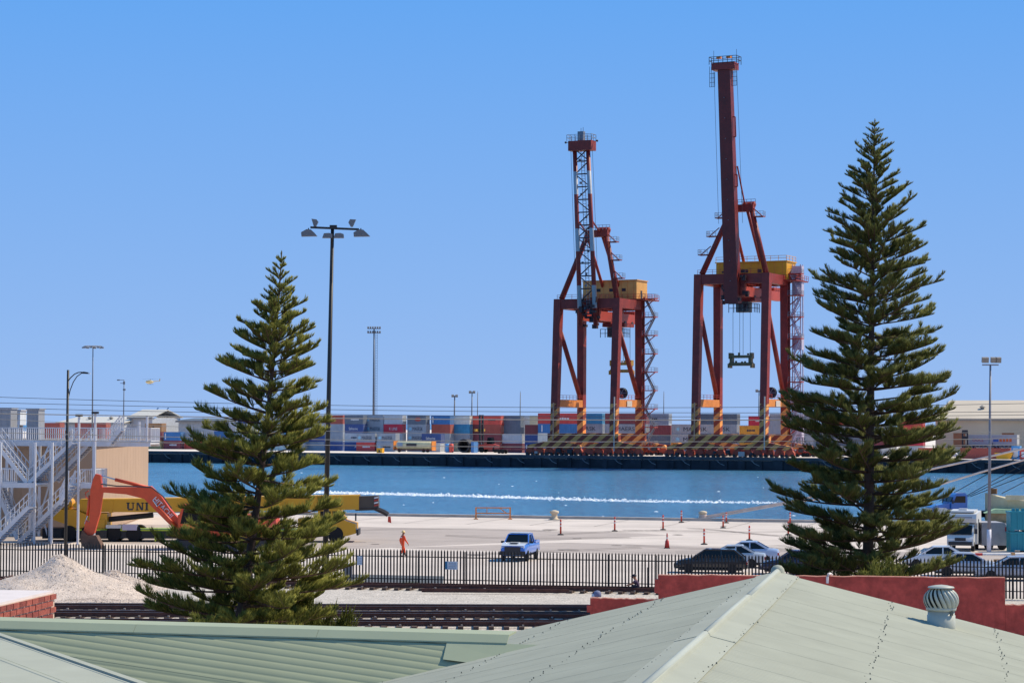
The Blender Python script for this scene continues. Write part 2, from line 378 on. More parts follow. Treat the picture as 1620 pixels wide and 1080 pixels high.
# leaning steel stakes behind the siding
for px, y0, y1, lab in ((874.5, 925, 888, 'single thick steel stake standing before fence, right of the pickup'), (1024, 932, 893, 'single thick steel stake right of the crouching person')):
    b0 = G(px, y0 + 2); b0 -= Vector((0, .6, 0)); tag(MB().beam(b0, b0 + Z * 1.35, .09).build('steel_stake', M_fence), lab, 'stake')
cb = thing('electrical_cabinet', 'grey metal cabinet behind the fence right of the left pine', 'cabinet', G(547, 925) + Vector((0, 1.2, 0)), .1)
MB().box((0, 0, .55), (.55, .4, 1.1)).build('body', mat('cabinet grey', '#7d8087', .5), cb); MB().box((0, -.207, .55), (.46, .012, .95)).build('door', mat('cabinet door', '#8b8e95', .5), cb)
MB().box((0, 0, 1.13), (.62, .48, .06)).build('lid', mat('cabinet grey', '#7d8087', .5), cb)
# weeds at the fence foot
gm = mat('dry grass', '#8d8a4a', .9, var=.4, vs_=3, col2='#5f7030'); gr = MB(); random.seed(11)
for px, n_, w in ((700, 260, 22), (755, 120, 18), (560, 200, 60), (850, 160, 120), (950, 120, 60), (600, 120, 40)):
    for i in range(n_):
        q = fa + fd * fpos(px + random.gauss(0, w * .5)) + Vector((0, random.uniform(-1.0, .3), .01)); h = random.uniform(.08, .42 if w < 30 else .22); a = random.random() * 6.28
        dx = Vector((math.cos(a), math.sin(a), 0)); gr.add([q - dx * .02, q + dx * .02, q + dx * random.uniform(-.15, .15) + Z * h], [(0, 1, 2)])
o = stuff(gr.build('fence_grass', gm)); o['label'] = 'tufts of dry weeds along the foot of the fence'

# ================================================================ GRAVEL HEAP
def heap(name, label, c, r, h, seed, sx=1.):
    random.seed(seed); mb = MB(); nr, na = 40, 84
    for i in range(nr + 1):
        for j in range(na):
            a = 6.283 * j / na; rr = i / nr
            prof = (1 - rr) ** 1.0 if rr > .12 else (.88 + .06 * (1 - (rr / .12) ** 2) * .9)
            p = Vector((math.cos(a) * r * rr * sx, math.sin(a) * r * rr, 0))
            nz = noise.fractal(p * .55 + Vector((seed, 0, 0)), 1., 2., 4) * .22 * h * (1 - rr) * (rr + .15) + noise.noise(p * 4) * .05
            z = h * prof * (1 - .28 * math.sin(rr * math.pi)) + nz - .03
            mb.v.append((p.x, p.y, max(z, -.03)))
    for i in range(nr):
        for j in range(na): mb.f.append((i * na + j, (i + 1) * na + j, (i + 1) * na + (j + 1) % na, i * na + (j + 1) % na))
    mb.v = [tuple(Vector(v) + c) for v in mb.v]
    # loose stones over the slope
    base = list(mb.v)
    st = MB()
    for k in range(2600):
        v = Vector(random.choice(base[na * 2:])) + Vector((random.gauss(0, .08), random.gauss(0, .08), .0)); s = random.uniform(.02, .055)
        st.add([v + Vector(q) * s for q in ((1, 0, 0), (-.6, .8, 0), (-.6, -.8, .1), (.1, .1, 1))], [(0, 1, 3), (1, 2, 3), (2, 0, 3)])
    o = mb.build(name, M_grav, None, True); tag(o, label, 'gravel heap'); stuff(st.build('stones', M_grav, o)); return o
M_grav = mat('gravel', '#bfb0a4', .95, var=.16, vs_=1.2, bump=.8, bs=14, fine=.3)
heap('gravel_heap', 'tall pale gravel heap in front of the fence at far left', Vector((W(95, 880, 121).x, 121, 0)), 5.6, 2.45, 2, 1.0)
heap('gravel_heap', 'small gravel heap right of the tall one, behind the pine', Vector((W(178, 900, 126).x, 126.5, 0)), 3.4, 1.15, 9, 1.0)
heap('gravel_heap', 'low spread of gravel in front of the tall heap', Vector((W(150, 950, 116).x, 115.8, 0)), 3.6, .3, 15, 1.6)

# ================================================================ FOREGROUND ROOFS
M_roof = mat('pale green roof steel', '#a1a394', .65, var=.06, vs_=.45, spec=.12, fine=.05, bs=2.2)
M_roofg = mat('green roof steel', '#969c80', .7, var=.05, vs_=.8, spec=.3)
M_screw = mat('roof screw', '#5f635b', .6)
M_cap = mat('ridge capping', '#a3a9a2', .75, var=.04, spec=.15)
# gable roof on the right: the ridge runs away from the camera, 11 degrees right
AP = W(1230, 906, 26.2); RA = R(11); rd = Vector((math.sin(RA), math.cos(RA), 0)); rs = Vector((rd.y, -rd.x, 0)); PT = R(13.6)
roof = thing('gable_roof', 'pale green corrugated gable roof at lower right with a ridge towards the camera', 'roof', AP, -RA)
SW, LS, LN = .762, 8.4, 20
# local frame: x across (right), y along the ridge (away), z up
for side in (-1, 1):
    mb = MB(); nw = 10 * 6
    for j in range(nw + 1):
        yy = -SW * j / nw; dz = .0085 * math.cos(2 * math.pi * 10 * j / nw)
        for s in (0.03, LS): mb.v.append((side * (s * math.cos(PT) + dz * math.sin(PT)), yy, -s * math.sin(PT) + dz * math.cos(PT)))
    mb.f = [(2 * j, 2 * j + 1, 2 * j + 3, 2 * j + 2) for j in range(nw)]
    me = mb.mesh('roof_sheet', M_roof, True)
    for k in range(LN): link('roof_sheet', me, roof, (0, -k * SW, (k % 2) * .0006))
    sc = MB()
    for s in (.22, 1.35, 2.55, 3.75, 4.95, 6.15, 7.3):
        yy = -.08
        while yy > -LN * SW:
            k = random.random()
            p = Vector((side * (s + random.gauss(0, .022)) * math.cos(PT), yy, -s * math.sin(PT) + (.012 if s > .3 else .014)))
            sc.tube(p - Z * .008, p + Z * .006, .0062, .005, 6)
            yy -= .152 if k > .35 else random.choice((.228, .304))
    stuff(sc.build('roof_screws', M_screw, roof))
    # verge trim along the far gable edge
    v = MB(); a = Vector((side * .02, .0, -.045)); bq = Vector((side * LS * math.cos(PT), .0, -LS * math.sin(PT) - .045))
    v.beam(a, bq, .05, .05); v.beam(a - Z * .1 + Y * .02, bq - Z * .1 + Y * .02, .012, .2); v.build('verge_trim', M_roof, roof)
rc = MB()
pf = [(-.25, -.052), (-.045, -.002), (-.036, .018), (-.02, .032), (0, .037), (.02, .032), (.036, .018), (.045, -.002), (.25, -.052), (.24, -.058), (0, -.012), (-.24, -.058)]
for k in range(4):
    y0, y1 = .06 - k * 4.0, .06 - (k + 1) * 4.0 - .05
    s = 1 + .0 * k
    rc = MB().prism([(a * (1 + .02 * (k % 2)), b + .004 * (k % 2)) for a, b in pf], (0, y0, .008), X, Z, (0, y1 - y0, 0)); rc.build('ridge_cap', M_roof, roof)
    MB().tube((0, y0, .02), (0, y1, .02), .032, n=14).build('ridge_roll', M_cap, roof, True)
MB().lathe([(.1, -.05), (.085, .0), (.075, .05), (.045, .085), (.001, .095)], 14, (0, .03, .0)).build('ridge_end', M_roof, roof, True)
M_wallb = mat('rendered wall', '#b8b2a4', .9, var=.1)
bw = MB(); hw = LS * math.cos(PT) - .4; ez = -hw * math.tan(PT) - .25
bw.prism([(-hw, -AP.z), (hw, -AP.z), (hw, ez), (0, -.22), (-hw, ez)], (0, -.35, 0), X, Z, (0, -LN * SW + .8, 0)); bw.build('wall', M_wallb, roof)

# turbine ventilator on the right slope
VB = None
k_ = 0
for it in range(400):                    # where the ray through the foot meets the slope
    D = 20 + it * .02; p = W(1489, 990, D); q = p - AP; xx, yy = q.dot(rs), q.dot(rd)
    if p.z <= AP.z - abs(xx) * math.tan(PT): VB = p; break
vent = thing('roof_ventilator', 'grey turbine ventilator standing on the pale gable roof at right', 'ventilator', VB, R(-11))
VB_s = 44 / F * VB.y / .3               # throat width against the picture
M_vent = mat('ventilator steel', '#aeb0a4', .5, metal=0., var=.06, vs_=4)
M_hole = mat('ventilator inside', '#34362f', .9)
vr = .15 * VB_s
MB().lathe([(vr * 1.0, -.12), (vr * 1.0, .12 * VB_s), (vr * .95, .122 * VB_s), (vr * .95, .185 * VB_s), (vr * .9, .185 * VB_s)], 28).build('throat', M_vent, vent, True)
MB().lathe([(vr * 1.45, .0), (vr * 1.02, .02)], 24, (0, 0, -.012), Matrix.Rotation(PT, 3, 'Y')).build('flashing', M_roof, vent)
hr, hz, hh = .193 * VB_s, .18 * VB_s, .235 * VB_s
MB().lathe([(hr * .5, hz), (hr * .72, hz + hh * .5), (hr * .5, hz + hh * .95)], 20).build('rotor_core', M_hole, vent, True)
va = MB(); nseg = 9
for i in range(nseg + 1):
    t = i / nseg; a = math.sin(t * math.pi) ** .55; r0 = hr * (.70 + .30 * a) * (1 - .32 * t ** 4); z = hz + hh * t
    tw = -.6 * (t - .5)
    for w, rr in ((-.02, .84), (.08, .97), (.18, 1.0), (.25, .985)):
        va.v.append((r0 * rr * math.cos(w + tw), r0 * rr * math.sin(w + tw), z))
for i in range(nseg):
    for j in range(3): va.f.append((i * 4 + j, i * 4 + j + 1, i * 4 + j + 5, i * 4 + j + 4))
vam = va.mesh('vane', M_vent, True)
for k in range(19): link('vane', vam, vent, None, (0, 0, 6.283 * k / 19))
MB().lathe([(hr * .74, hz + hh * .98), (hr * .7, hz + hh * 1.04), (hr * .35, hz + hh * 1.1), (.01, hz + hh * 1.13)], 22).build('top_cap', M_vent, vent, True)
MB().lathe([(hr * .82, hz - .01), (hr * .84, hz + .02), (hr * .78, hz + .03)], 22).build('lower_ring', M_vent, vent, True)
pp = Vector((vr * .75, -vr * .7, .15 * VB_s)); MB().box(pp, (.03, .03, .05)).build('bolt', M_screw, vent)

# green sheeted parapet on the left, ribs running gently down to the right
ga, gb = W(-60, 983.5, 24.5), W(806, 1008.2, 22.96)
gd = (gb - ga).normalized(); GL = (gb - ga).length; gang = math.atan2(gd.y, gd.x)
par = thing('green_parapet', 'dark green ribbed parapet sheeting with flat capping across the lower left', 'parapet', ga, gang)
bk = R(50)                               # leaning back from the vertical
sd = Vector((0, -math.sin(bk), -math.cos(bk)))
nn = Vector((0, -math.cos(bk), math.sin(bk)))
# corrugated sheets laid with the corrugations falling gently to the right
RW = .762; tl = math.tan(R(8)); RL = GL + .6
prof_r = [(RW * i / 64, .0065 * (abs(math.cos(math.pi * 8 * i / 64)) ** .6 - .5)) for i in range(65)]; m_ = len(prof_r)
for k in range(int((2.2 + GL * tl) / RW) + 2):
    s0 = .1 + k * RW - GL * tl - .5; mb = MB()
    for end in (0, 1):
        for s, hgt in prof_r:
            xa = min(max(0, (.1 - s0 - s) / tl), RL); xb = max(xa, min(RL, (2.3 - s0 - s) / tl)); xx = xb if end else xa
            mb.v.append(tuple(Vector((xx, 0, 0)) + sd * (s0 + s + xx * tl) + nn * (hgt + .002 * (k % 2))))
    mb.f = [(i, i + 1, m_ + i + 1, m_ + i) for i in range(m_ - 1)]
    mb.build('cladding_sheet', M_roofg, par, True)
cp = MB(); 
for i in range(3):
    x0, x1 = GL / 3 * i, GL / 3 * (i + 1) - .004
    c_ = MB().prism([(0, .03), (-.09, -.045), (-.092, -.06), (-.08, -.052), (0, .01), (.3, .025), (.3, .04)], (x0, 0, 0), Y, Z, (x1 - x0, 0, 0)); c_.build('capping', mat('parapet capping', '#99a186', .7, var=.04), par)
MB().prism([(.02, -.05), (.3, .02), (.3, -ga.z), (.02, -ga.z)], (0, .05, 0), Y, Z, (GL - .25, 0, 0)).build('wall', M_roofg, par)
# valley infill sheet behind the ribs
fi = MB(); fi.add([Vector((0, .02, 0)) + sd * .1 - nn * .04, Vector((GL + .6, .02, 0)) + sd * .1 - nn * .04, Vector((GL + .6, .02, 0)) + sd * 2.4 - nn * .04, Vector((0, .02, 0)) + sd * 2.4 - nn * .04], [(0, 1, 2, 3)]); fi.build('backing_sheet', M_roofg, par)
xe = (716 + 60) / 866 * GL
ef = MB().add([Vector((xe, 0, 0)) + sd * .1 + nn * .012, Vector((GL + .5, 0, 0)) + sd * .1 + nn * .012, Vector((GL + .5, 0, 0)) + sd * .5 + nn * .03, Vector((xe + .02, 0, 0)) + sd * .36 + nn * .03], [(0, 3, 2, 1)]); ef.build('end_flashing', mat('parapet capping', '#99a186'), par)

# pale roof at the lower left corner
LA, LB = W(-40, 990, 20.8), W(235, 1084, 15.4); LA.z = LB.z = (LA.z + LB.z) / 2
LA = G(-40, 990, LA.z); LB = G(235, 1084, LA.z); ld = (LB - LA).normalized(); ll = (LB - LA).length
lroof = thing('flat_roof', 'pale green roof sheets in the lower left corner', 'roof', LA, math.atan2(ld.y, ld.x))
for k in range(9):
    mb = MB(); w = .42
    q = [(0, 0), (.03, 0), (.036, .004), (.05, .004), (.056, 0), (w - .003, 0)]
    for xx in (-2.5, ll + 6):
        for s, hgt in q: mb.v.append((xx, -.04 - k * w - s, hgt - .0015 * k))
    mb.f = [(i, i + 1, len(q) + i + 1, len(q) + i) for i in range(len(q) - 1)]
    mb.build('roof_sheet', M_roof, lroof)
MB().box((ll / 2, -.02, -.03), (ll + 8, .06, .09)).build('edge_trim', M_roof, lroof)
MB().span((-2.5, -.3, -LA.z), (ll + 6, -4, -.3)).build('wall', M_wallb, lroof)

# brick parapet with a pale coping at the left edge
M_brick = mat('red brick', '#94493c', .9, var=.3, vs_=7, bump=.4, bs=40, fine=.12)
M_brick2 = mat('dark red brick', '#7d382f', .9, var=.3, vs_=7, bump=.4, bs=40, fine=.12)
M_mort = mat('mortar', '#c4ab98', .95, var=.15, vs_=9)
B0, B1 = W(-60, 970, 26.6), W(88, 937.5, 30.0); B0.z = B1.z
bd = Vector((B1.x - B0.x, B1.y - B0.y, 0)).normalized(); BL = (B1 - B0).length
bp_ = thing('brick_parapet', 'red brick parapet with a pale mortar top at the left edge', 'parapet', B1, math.atan2(bd.y, bd.x))
# local: x along the wall (away), y to the left, z up from the top
MB().span((-BL - 2, .012, -.001), (-.012, 1.1, -B1.z)).build('core', M_mort, bp_)
MB().span((-BL - 2, .03, .0), (-.03, 1.1, .035)).build('coping', mat('pale coping', '#cfc6c4', .9, var=.06, vs_=3), bp_)
MB().span((-BL, .55, .036), (-1.0, 1.1, .05)).build('flashing_sheet', mat('blue grey sheet', '#7d879c', .6), bp_)
bm1 = MB().box((0, 0, 0), (.220, .024, .066)).mesh('brick', M_brick); bm2 = MB().box((0, 0, 0), (.220, .024, .066)).mesh('brick', M_brick2)
em1 = MB().box((0, 0, 0), (.024, .220, .066)).mesh('brick', M_brick)
random.seed(2)
for r_ in range(7):
    z = -.043 - r_ * .086
    for k in range(22):
        o = link('brick', random.choice((bm1, bm1, bm2)), bp_, (-.115 - k * .24 - (r_ % 2) * .12, random.uniform(-.004, .004), z))
    for k in range(4): link('brick', em1, bp_, (random.uniform(-.003, .003), .13 + k * .24 + (r_ % 2) * .12, z))

# ================================================================ RED BOUNDARY WALL
M_red = mat('red render', '#a3433a', .9, var=.3, vs_=.9, bump=.7, bs=4, fine=.18)
M_redt = mat('red render top with painted sun', '#c08470', .9, var=.35, vs_=2.5, bump=.4, bs=12)  # paler than the wall face: sunlight on the top edge painted into the colour
wl_ = []
def redwall(x0, x1, y0, y1, D0, D1):
    a, b_ = W(x0, y0, D0), W(x1, y1, D1); return a, b_
rw = thing('red_wall', 'stepped red rendered boundary wall behind the gable roof', 'wall', (0, 0, 0))
random.seed(21)
def wallpiece(a, b_, th, cutl=0):
    mb = MB(); d = Vector((b_.x - a.x, b_.y - a.y, 0)).normalized(); nb = Vector((-d.y, d.x, 0)); n_ = 26; L = (b_ - a).length
    top = [a.lerp(b_, i / n_) + Z * random.uniform(-.02, .025) for i in range(n_ + 1)]
    left = []
    v0 = [Vector((p.x, p.y, -.2)) for p in top]
    for i in range(n_):
        p, q = top[i], top[i + 1]; e = nb * th
        mb.add([v0[i], v0[i + 1], q, p, v0[i] + e, v0[i + 1] + e, q + e, p + e], [(0, 1, 2, 3), (5, 4, 7, 6), (3, 2, 6, 7)] + ([(0, 3, 7, 4)] if i == 0 else []) + ([(1, 5, 6, 2)] if i == n_ - 1 else []))
    mb.build('wall_panel', M_red, rw)
    tm = MB()
    for i in range(n_): tm.beam(top[i] + nb * th / 2 + Z * .012, top[i + 1] + nb * th / 2 + Z * .012, th + .03, .03)
    tm.build('painted_sun_top', M_redt, rw)
wallpiece(W(934, 946, 97), W(1041, 948.5, 97), .3)
wallpiece(W(1041.5, 909.5, 97), W(1590, 914.5, 95.5), .3)
wallpiece(W(1590.5, 957, 95.5), W(1680, 958, 95.5), .3)
jg = MB()                                # the broken end bricks
for x_, y_ in ((932.5, 962), (1040, 921), (1039.5, 932)): jg.box(W(x_, y_, 97.1), (.22, .25, .3))
jg.build('broken_end', M_red, rw)
wp = MB().path([W(1309, 922, 96.2), W(1309, 912, 96.2), W(1310.5, 908, 96.2), W(1313.5, 907, 96.5), W(1316, 909, 97)], .06, 6); tag(wp.build('vent_pipe', mat('white pipe', '#d7d2cf', .5)), 'small white bent pipe hooked over the red wall', 'pipe')

# ================================================================ SHIP TO SHORE CRANES
M_cr = mat('crane red', '#86271d', .6, var=.3, vs_=.5, fine=.12, bs=2.5)
M_cr2 = mat('crane bright red', '#a83c2c', .55, var=.2, vs_=.25)
M_or = mat('crane orange', '#d9843a', .6, var=.2, vs_=.4)
M_stripe = banded('hazard stripes', '#e89a50', '#8a3a28', (.62, .25, -.74), 2.1, .65)
M_band = banded('red white bands', '#8c2c25', '#a5a7ae', (0, 0, 1), 14.5, .5, .6)
M_dk = mat('dark steel', '#2b2a30', .6, var=.25)
M_gal = mat('galvanised', '#8e9096', .5, metal=.3, var=.15)
M_tan = mat('house tan', '#d9a254', .6, var=.15, vs_=.3)
M_yel = mat('house yellow', '#e0a11c', .55, var=.12, vs_=.3)
M_spr = mat('spreader yellow', '#a8802c', .6, var=.3, vs_=1)
M_lil = mat('pale panel', '#b9b0c2', .6, var=.1)
def crane(label, px, S, Gd, zt, kind, tipz, apz):
    u0 = QU(px, 3, 715); t = thing('container_crane', label, 'crane', Q(u0, 3), -PHI)
    P = lambda u, v, z: Vector((u, v, z))
    lean = 2.4; red = M_cr if kind == 'lattice' else mat('crane red two', '#8c271c', .55, var=.28, vs_=.5, fine=.12, bs=2.5)
    tops = {(0, 0): P(0, lean, zt), (1, 0): P(S, lean, zt), (0, 1): P(0, Gd, zt), (1, 1): P(S, Gd, zt)}
    lw = 1.95
    for (i, j), tp in tops.items():
        foot = P(S * i, Gd * j, 4.2); mid = foot.lerp(tp, (13.2 - 4.2) / (zt - 4.2))
        MB().beam(foot, mid, lw * .85, lw * 1.0, lw * .9, lw, up=(0, 1, 0)).build('leg_base', M_stripe, t)
        leg = MB().beam(mid, tp, lw * .9, lw, lw, lw, up=(0, 1, 0)).build('leg', red, t)
    for j in (0, 1):                       # sill beams and bogies
        v = Gd * j
        MB().beam(P(-1.6, v, 4.6), P(S + 1.6, v, 4.6), 1.6, 2.1).build('sill_beam', M_stripe, t)
        for i in (0, 1):
            u = S * i; eq = MB()
            eq.prism([(-7.6, 1.9), (7.6, 1.9), (7.2, 2.7), (1.2, 3.7), (-1.2, 3.7), (-7.2, 2.7)], P(u, v - .6, 0), X, Z, (0, 1.2, 0))
            e = eq.build('equaliser_beam', M_stripe, t)
            for k in (-6.8, -4.1, -1.4, 1.4, 4.1, 6.8):
                bg = MB().prism([(-1.25, .55), (1.25, .55), (1.1, 1.3), (.4, 2.08), (-.4, 2.08), (-1.1, 1.3)], P(u + k, v - .5, 0), X, Z, (0, 1.0, 0)).build('bogie', mat('bogie red', '#a8452f', .7, var=.4, vs_=.8), e)
                for w in (-.75, .75): MB().tube(P(u + k + w, v - .62, .42), P(u + k + w, v + .62, .42), .42, n=12).build('wheel', M_dk, e)
        for k in range(9):                 # lockers, lamps and buffers along the sill
            u = -4 + k * (S + 8) / 8 + random.uniform(-.6, .6); s = random.uniform(.5, 1.2)
            MB().box(P(u, v - 1.15, s / 2 + random.uniform(.0, 1.2)), (s * 1.3, .7, s)).build('locker', random.choice((mat('locker pale', '#b5aaa6', .6), M_dk, M_or, M_cr2, M_cr2)), t)
    for i in (0, 1):                       # side frames
        u = S * i
        o = MB().beam(P(u, .8, 13.4), P(u, Gd - .8, 13.4), 1.6, 1.9).build('portal_beam', M_or, t)
        MB().rail([P(u + .9, 1.2, 14.4), P(u + .9, Gd - 1.2, 14.4)], 1.1, .04, 2).build('handrail', M_cr2, o)
        MB().tube(P(u, 1.6 + .8, zt * .83), P(u, Gd - .7, 14.6), .62, n=10).build('diagonal_brace', red, t, True)
        MB().beam(P(u, lean + 1, zt - 1.2), P(u, Gd - 1, zt - 1.2), 1.7, 2.4).build('top_side_beam', red, t)
    for j in (0, 1):
        v = lean if j == 0 else Gd
        o = MB().beam(P(1, v, zt - 1.25), P(S - 1, v, zt - 1.25), 1.8, 2.5).build('top_cross_beam', red, t)
        MB().rail([P(0, v - .9, zt), P(S, v - .9, zt)], 1.1, .04, 2).build('handrail', M_cr2, o)
    uc = S / 2 + .6
    for s in (-1, 1):                      # trolley girders
        g_ = MB().beam(P(uc + s * 2.3, 1.6, zt - 4.4), P(uc + s * 2.3, Gd + 13, zt - 4.4), 1.3, 2.4).build('trolley_girder', M_cr2, t)
        MB().rail([P(uc + s * 3.1, 2, zt - 3.2), P(uc + s * 3.1, Gd + 13, zt - 3.2)], 1.1, .04, 2.2).build('handrail', red, g_)
        for v in (lean, Gd): MB().beam(P(uc + s * 2.3, v, zt - 3.4), P(uc + s * 2.3, v, zt - 2), 1., 1.6).build('hanger', red, t)
    MB().prism([(0, 0), (5.5, 0), (3.5, -3.0), (0, -3.0)], P(uc - 2.6, Gd + 8.5, zt - 2.2), Y, Z, (5.2, 0, 0)).build('girder_end', M_cr2, t)
    # machinery house
    mh = M_tan if kind == 'lattice' else M_yel; hh_ = 4.8 if kind == 'lattice' else 4.6
    ua, ub = (1.3, 16.6) if kind == 'lattice' else (.3, 19.2)
    hb = 0 if kind == 'lattice' else -1.5; zt += hb
    h = MB().span(P(ua, Gd - 2.2, zt + .5), P(ub, Gd + 5.0, zt + .5 + hh_)).build('machinery_house', mh, t)
    MB().span(P(ua - .25, Gd - 2.45, zt + .5 + hh_), P(ub + .25, Gd + 5.25, zt + .72 + hh_)).build('house_roof', mh, h)
    sm_ = MB().box((0, 0, 0), (.09, .05, hh_ - .2)).mesh('panel_seam', M_or)
    for k in range(9): link('panel_seam', sm_, h, P(ua + (ub - ua) * (k + .5) / 9, Gd - 2.215, zt + .5 + hh_ / 2))
    for k in range(3): MB().box(P(ua + 4.5 + k * 3.6, Gd - 2.23, zt + 2.9), (1.1, .08, .8)).build('louvre', M_dk, h)
    MB().box(P(ub + .03, Gd + 1, zt + 1.7), (.08, 1., 2.1)).build('house_door', M_dk, h)
    pl = MB().span(P(ua - 1, Gd - 3.6, zt + .1), P(ub + 3.0, Gd + 6, zt + .4)).build('house_platform', red, t)
    MB().rail([P(ua - 1, Gd - 3.6, zt + .4), P(ub + 3.0, Gd - 3.6, zt + .4), P(ub + 3.0, Gd + 6, zt + .4)], 1.2, .045, 1.6).build('handrail', M_cr2, pl)
    if kind != 'lattice': MB().rail([P(ua, Gd - 2.3, zt + .8 + hh_), P(ub, Gd - 2.3, zt + .8 + hh_), P(ub, Gd + 5, zt + .8 + hh_)], 1.2, .05, 2).build('roof_rail', M_yel, h)
    zt -= hb
    # boom, folded up
    hinge = P(uc, .8, zt - 4.0); dirn = Vector((0, -.098, 1)).normalized(); BLn = (tipz - hinge.z) / dirn.z
    tip = hinge + dirn * BLn; side = X; nrm = Vector((0, 1, .098)).normalized()
    if kind == 'lattice':
        for s in (-1, 1):
            MB().tube(hinge + side * s * 2.15 - dirn * 3, tip + side * s * 1.85, .62, .56, 10).build('boom_chord', M_band, t, True)
        la = MB(); nb = 13
        for k in range(nb):
            a, b_ = hinge + dirn * BLn * k / nb, hinge + dirn * BLn * (k + 1) / nb
            w0 = 2.0; s = 1 if k % 2 else -1
            la.beam(a - side * w0, a + side * w0, .3); la.beam(a - side * w0 * s, b_ + side * w0 * s, .24)
            if k in (0, 5, 6, 12): la.beam(a + side * w0 * s, b_ - side * w0 * s, .24)
        la.build('boom_lacing', mat('lacing dark', '#3a2226', .6), t)
        ld_ = MB()
        for s in (-.45, .45): ld_.beam(hinge + side * s + nrm * .7, tip + side * s + nrm * .7, .12)
        for k in range(60): ld_.beam(hinge.lerp(tip, k / 60) - side * .5 + nrm * .7, hinge.lerp(tip, k / 60) + side * .5 + nrm * .7, .09)
        for k in range(14): c_ = hinge.lerp(tip, (k + .5) / 14.5) + side * random.uniform(-1.2, 1.4) + nrm * .5; ld_.box(c_, (.5, .4, .6))
        ld_.build('boom_walkway', mat('walkway grey', '#6f7480', .6), t)
        hd = MB().box(tip + Z * .6 + X * .2, (6.4, 3.2, 2.5)).build('boom_head', red, t)
        MB().rail([tip + P(-3.4, -1.5, 1.85), tip + P(3.4, -1.5, 1.85), tip + P(3.4, 1.5, 1.85), tip + P(-3.4, 1.5, 1.85), tip + P(-3.4, -1.5, 1.85)], 1.6, .05, 1.).build('handrail', M_gal, hd)
        MB().box(tip + P(0, 0, 3.1), (1.6, 1.2, 2.4)).build('mast_box', mat('walkway grey', '#6f7480'), hd)
        for s in (-1, 1):
            MB().beam(tip + P(s * 3.2, 0, 1.7), tip + P(s * 4.3, 0, 1.7), .12).build('lamp_arm', M_dk, hd); MB().lathe([(.1, -.25), (.3, -.1), (.3, .15), (.1, .3)], 8, tip + P(s * 4.4, 0, 1.7)).build('lamp', M_dk, hd)
        for x_, h_ in ((-.1, 1.7), (.5, 2.0)): MB().beam(tip + P(x_, 0, 4.2), tip + P(x_, 0, 4.2 + h_ * .6), .08).build('aerial', M_dk, hd)
    else:
        MB().beam(hinge - dirn * 3.5, tip, 3.5, 2.8, 3.2, 2.2, up=(0, 1, 0)).build('boom_girder', mat('crane boom red', '#701c18', .5, var=.22, vs_=.4, fine=.1, bs=2), t)
        for k in range(10):
            c_ = hinge.lerp(tip, .04 + k * .092) - nrm * 1.5; MB().lathe([(.05, -.1), (.2, 0), (.05, .1)], 8, c_).build('boom_lamp', M_gal, t)
        for f0, f1 in ((.69, .78), (.465, .52)):
            a, b_ = hinge.lerp(tip, f0) + X * 1.62, hinge.lerp(tip, f1) + X * 1.62; m_ = MB()
            m_.beam(a, a + X * .6, .22); m_.beam(b_, b_ + X * .6, .22); m_.beam(a + X * .6, b_ + X * .6, .22); m_.build('boom_bracket', red, t)
        hd = MB().box(tip + Z * .4, (6.0, 3.2, 1.7)).build('boom_head', red, t)
        for a, b_, c_ in ((-3.4, 3.4, 1.25), ):
            MB().rail([tip + P(-3.6, -1.6, .9), tip + P(3.6, -1.6, .9), tip + P(3.6, 1.6, .9), tip + P(-3.6, 1.6, .9), tip + P(-3.6, -1.6, .9)], 1.9, .06, 1.1, 2).build('handrail', M_dk, hd)
        for s in (-1, 1):
            cg = MB()
            for k in range(4):
                cg.beam(tip + P(s * (2.2 + .45 * k), -1.4, -4.6), tip + P(s * (2.2 + .45 * k), -1.4, -1.0 + (1.5 if k > 1 else 0)), .09)
                cg.beam(tip + P(s * 2.2, -1.4, -4.6 + k * 1.1), tip + P(s * 3.6, -1.4, -4.6 + k * 1.1), .09)
            cg.build('maintenance_cage', M_dk, hd); MB().beam(tip + P(s * 3.0, 0, 2.5), tip + P(s * 3.0, 0, 4.6), .07).build('aerial', M_dk, hd)
        for k in (-1.6, 1.0): MB().box(tip + P(k, 0, 2.75), (1.1, 1, .5)).build('sheave', M_or, hd)
    for s in (-3.1, 3.2): MB().beam(hinge + X * s + dirn * BLn * .3, tip + X * s * .95, .07).build('hoist_rope', M_dk, t)
    # A frame over the waterside legs
    apx = (uc - 2.4 + 1.2, uc + 2.9 + 1.0); apv = lean + 1.2
    for s, i in ((0, 0), (1, 1)):
        a, b_ = P(S * i + (.8 if i == 0 else -.2), lean, zt), P(apx[s], apv, apz)
        MB().tube(a, b_, .75, .65, 10).build('frame_leg', red, t, True)
        n_ = 3
        for k in range(n_):
            if kind == 'lattice' and s == 0: continue
            if kind != 'lattice' and s == 1 and k < 2: continue
            c_ = a.lerp(b_, .3 + .28 * k); sg = 1 if i else -1
            pf_ = MB().box(c_ + P(sg * 1.7, -.4, 0), (2.6, 1.8, .22)); pf_.beam(c_, c_ + P(sg * 2.6, -.4, -.1), .25); pf_.beam(c_ + P(0, 0, 2.2), c_ + P(sg * 2.6, -.4, 0), .22)
            p_ = pf_.build('frame_platform', red, t); MB().rail([c_ + P(sg * .5, -1.2, .1), c_ + P(sg * 3.0, -1.2, .1), c_ + P(sg * 3.0, .4, .1)], 1.2, .04, .8).build('handrail', M_gal, p_)
    ab = MB().beam(P(apx[0] - .5, apv, apz), P(apx[1] + .7, apv, apz), 1.6, 1.8).build('apex_beam', red, t)
    MB().rail([P(apx[0] - .5, apv - .8, apz + .9), P(apx[1] + 1.4, apv - .8, apz + .9)], 1.2, .05, 1).build('handrail', M_gal, ab)
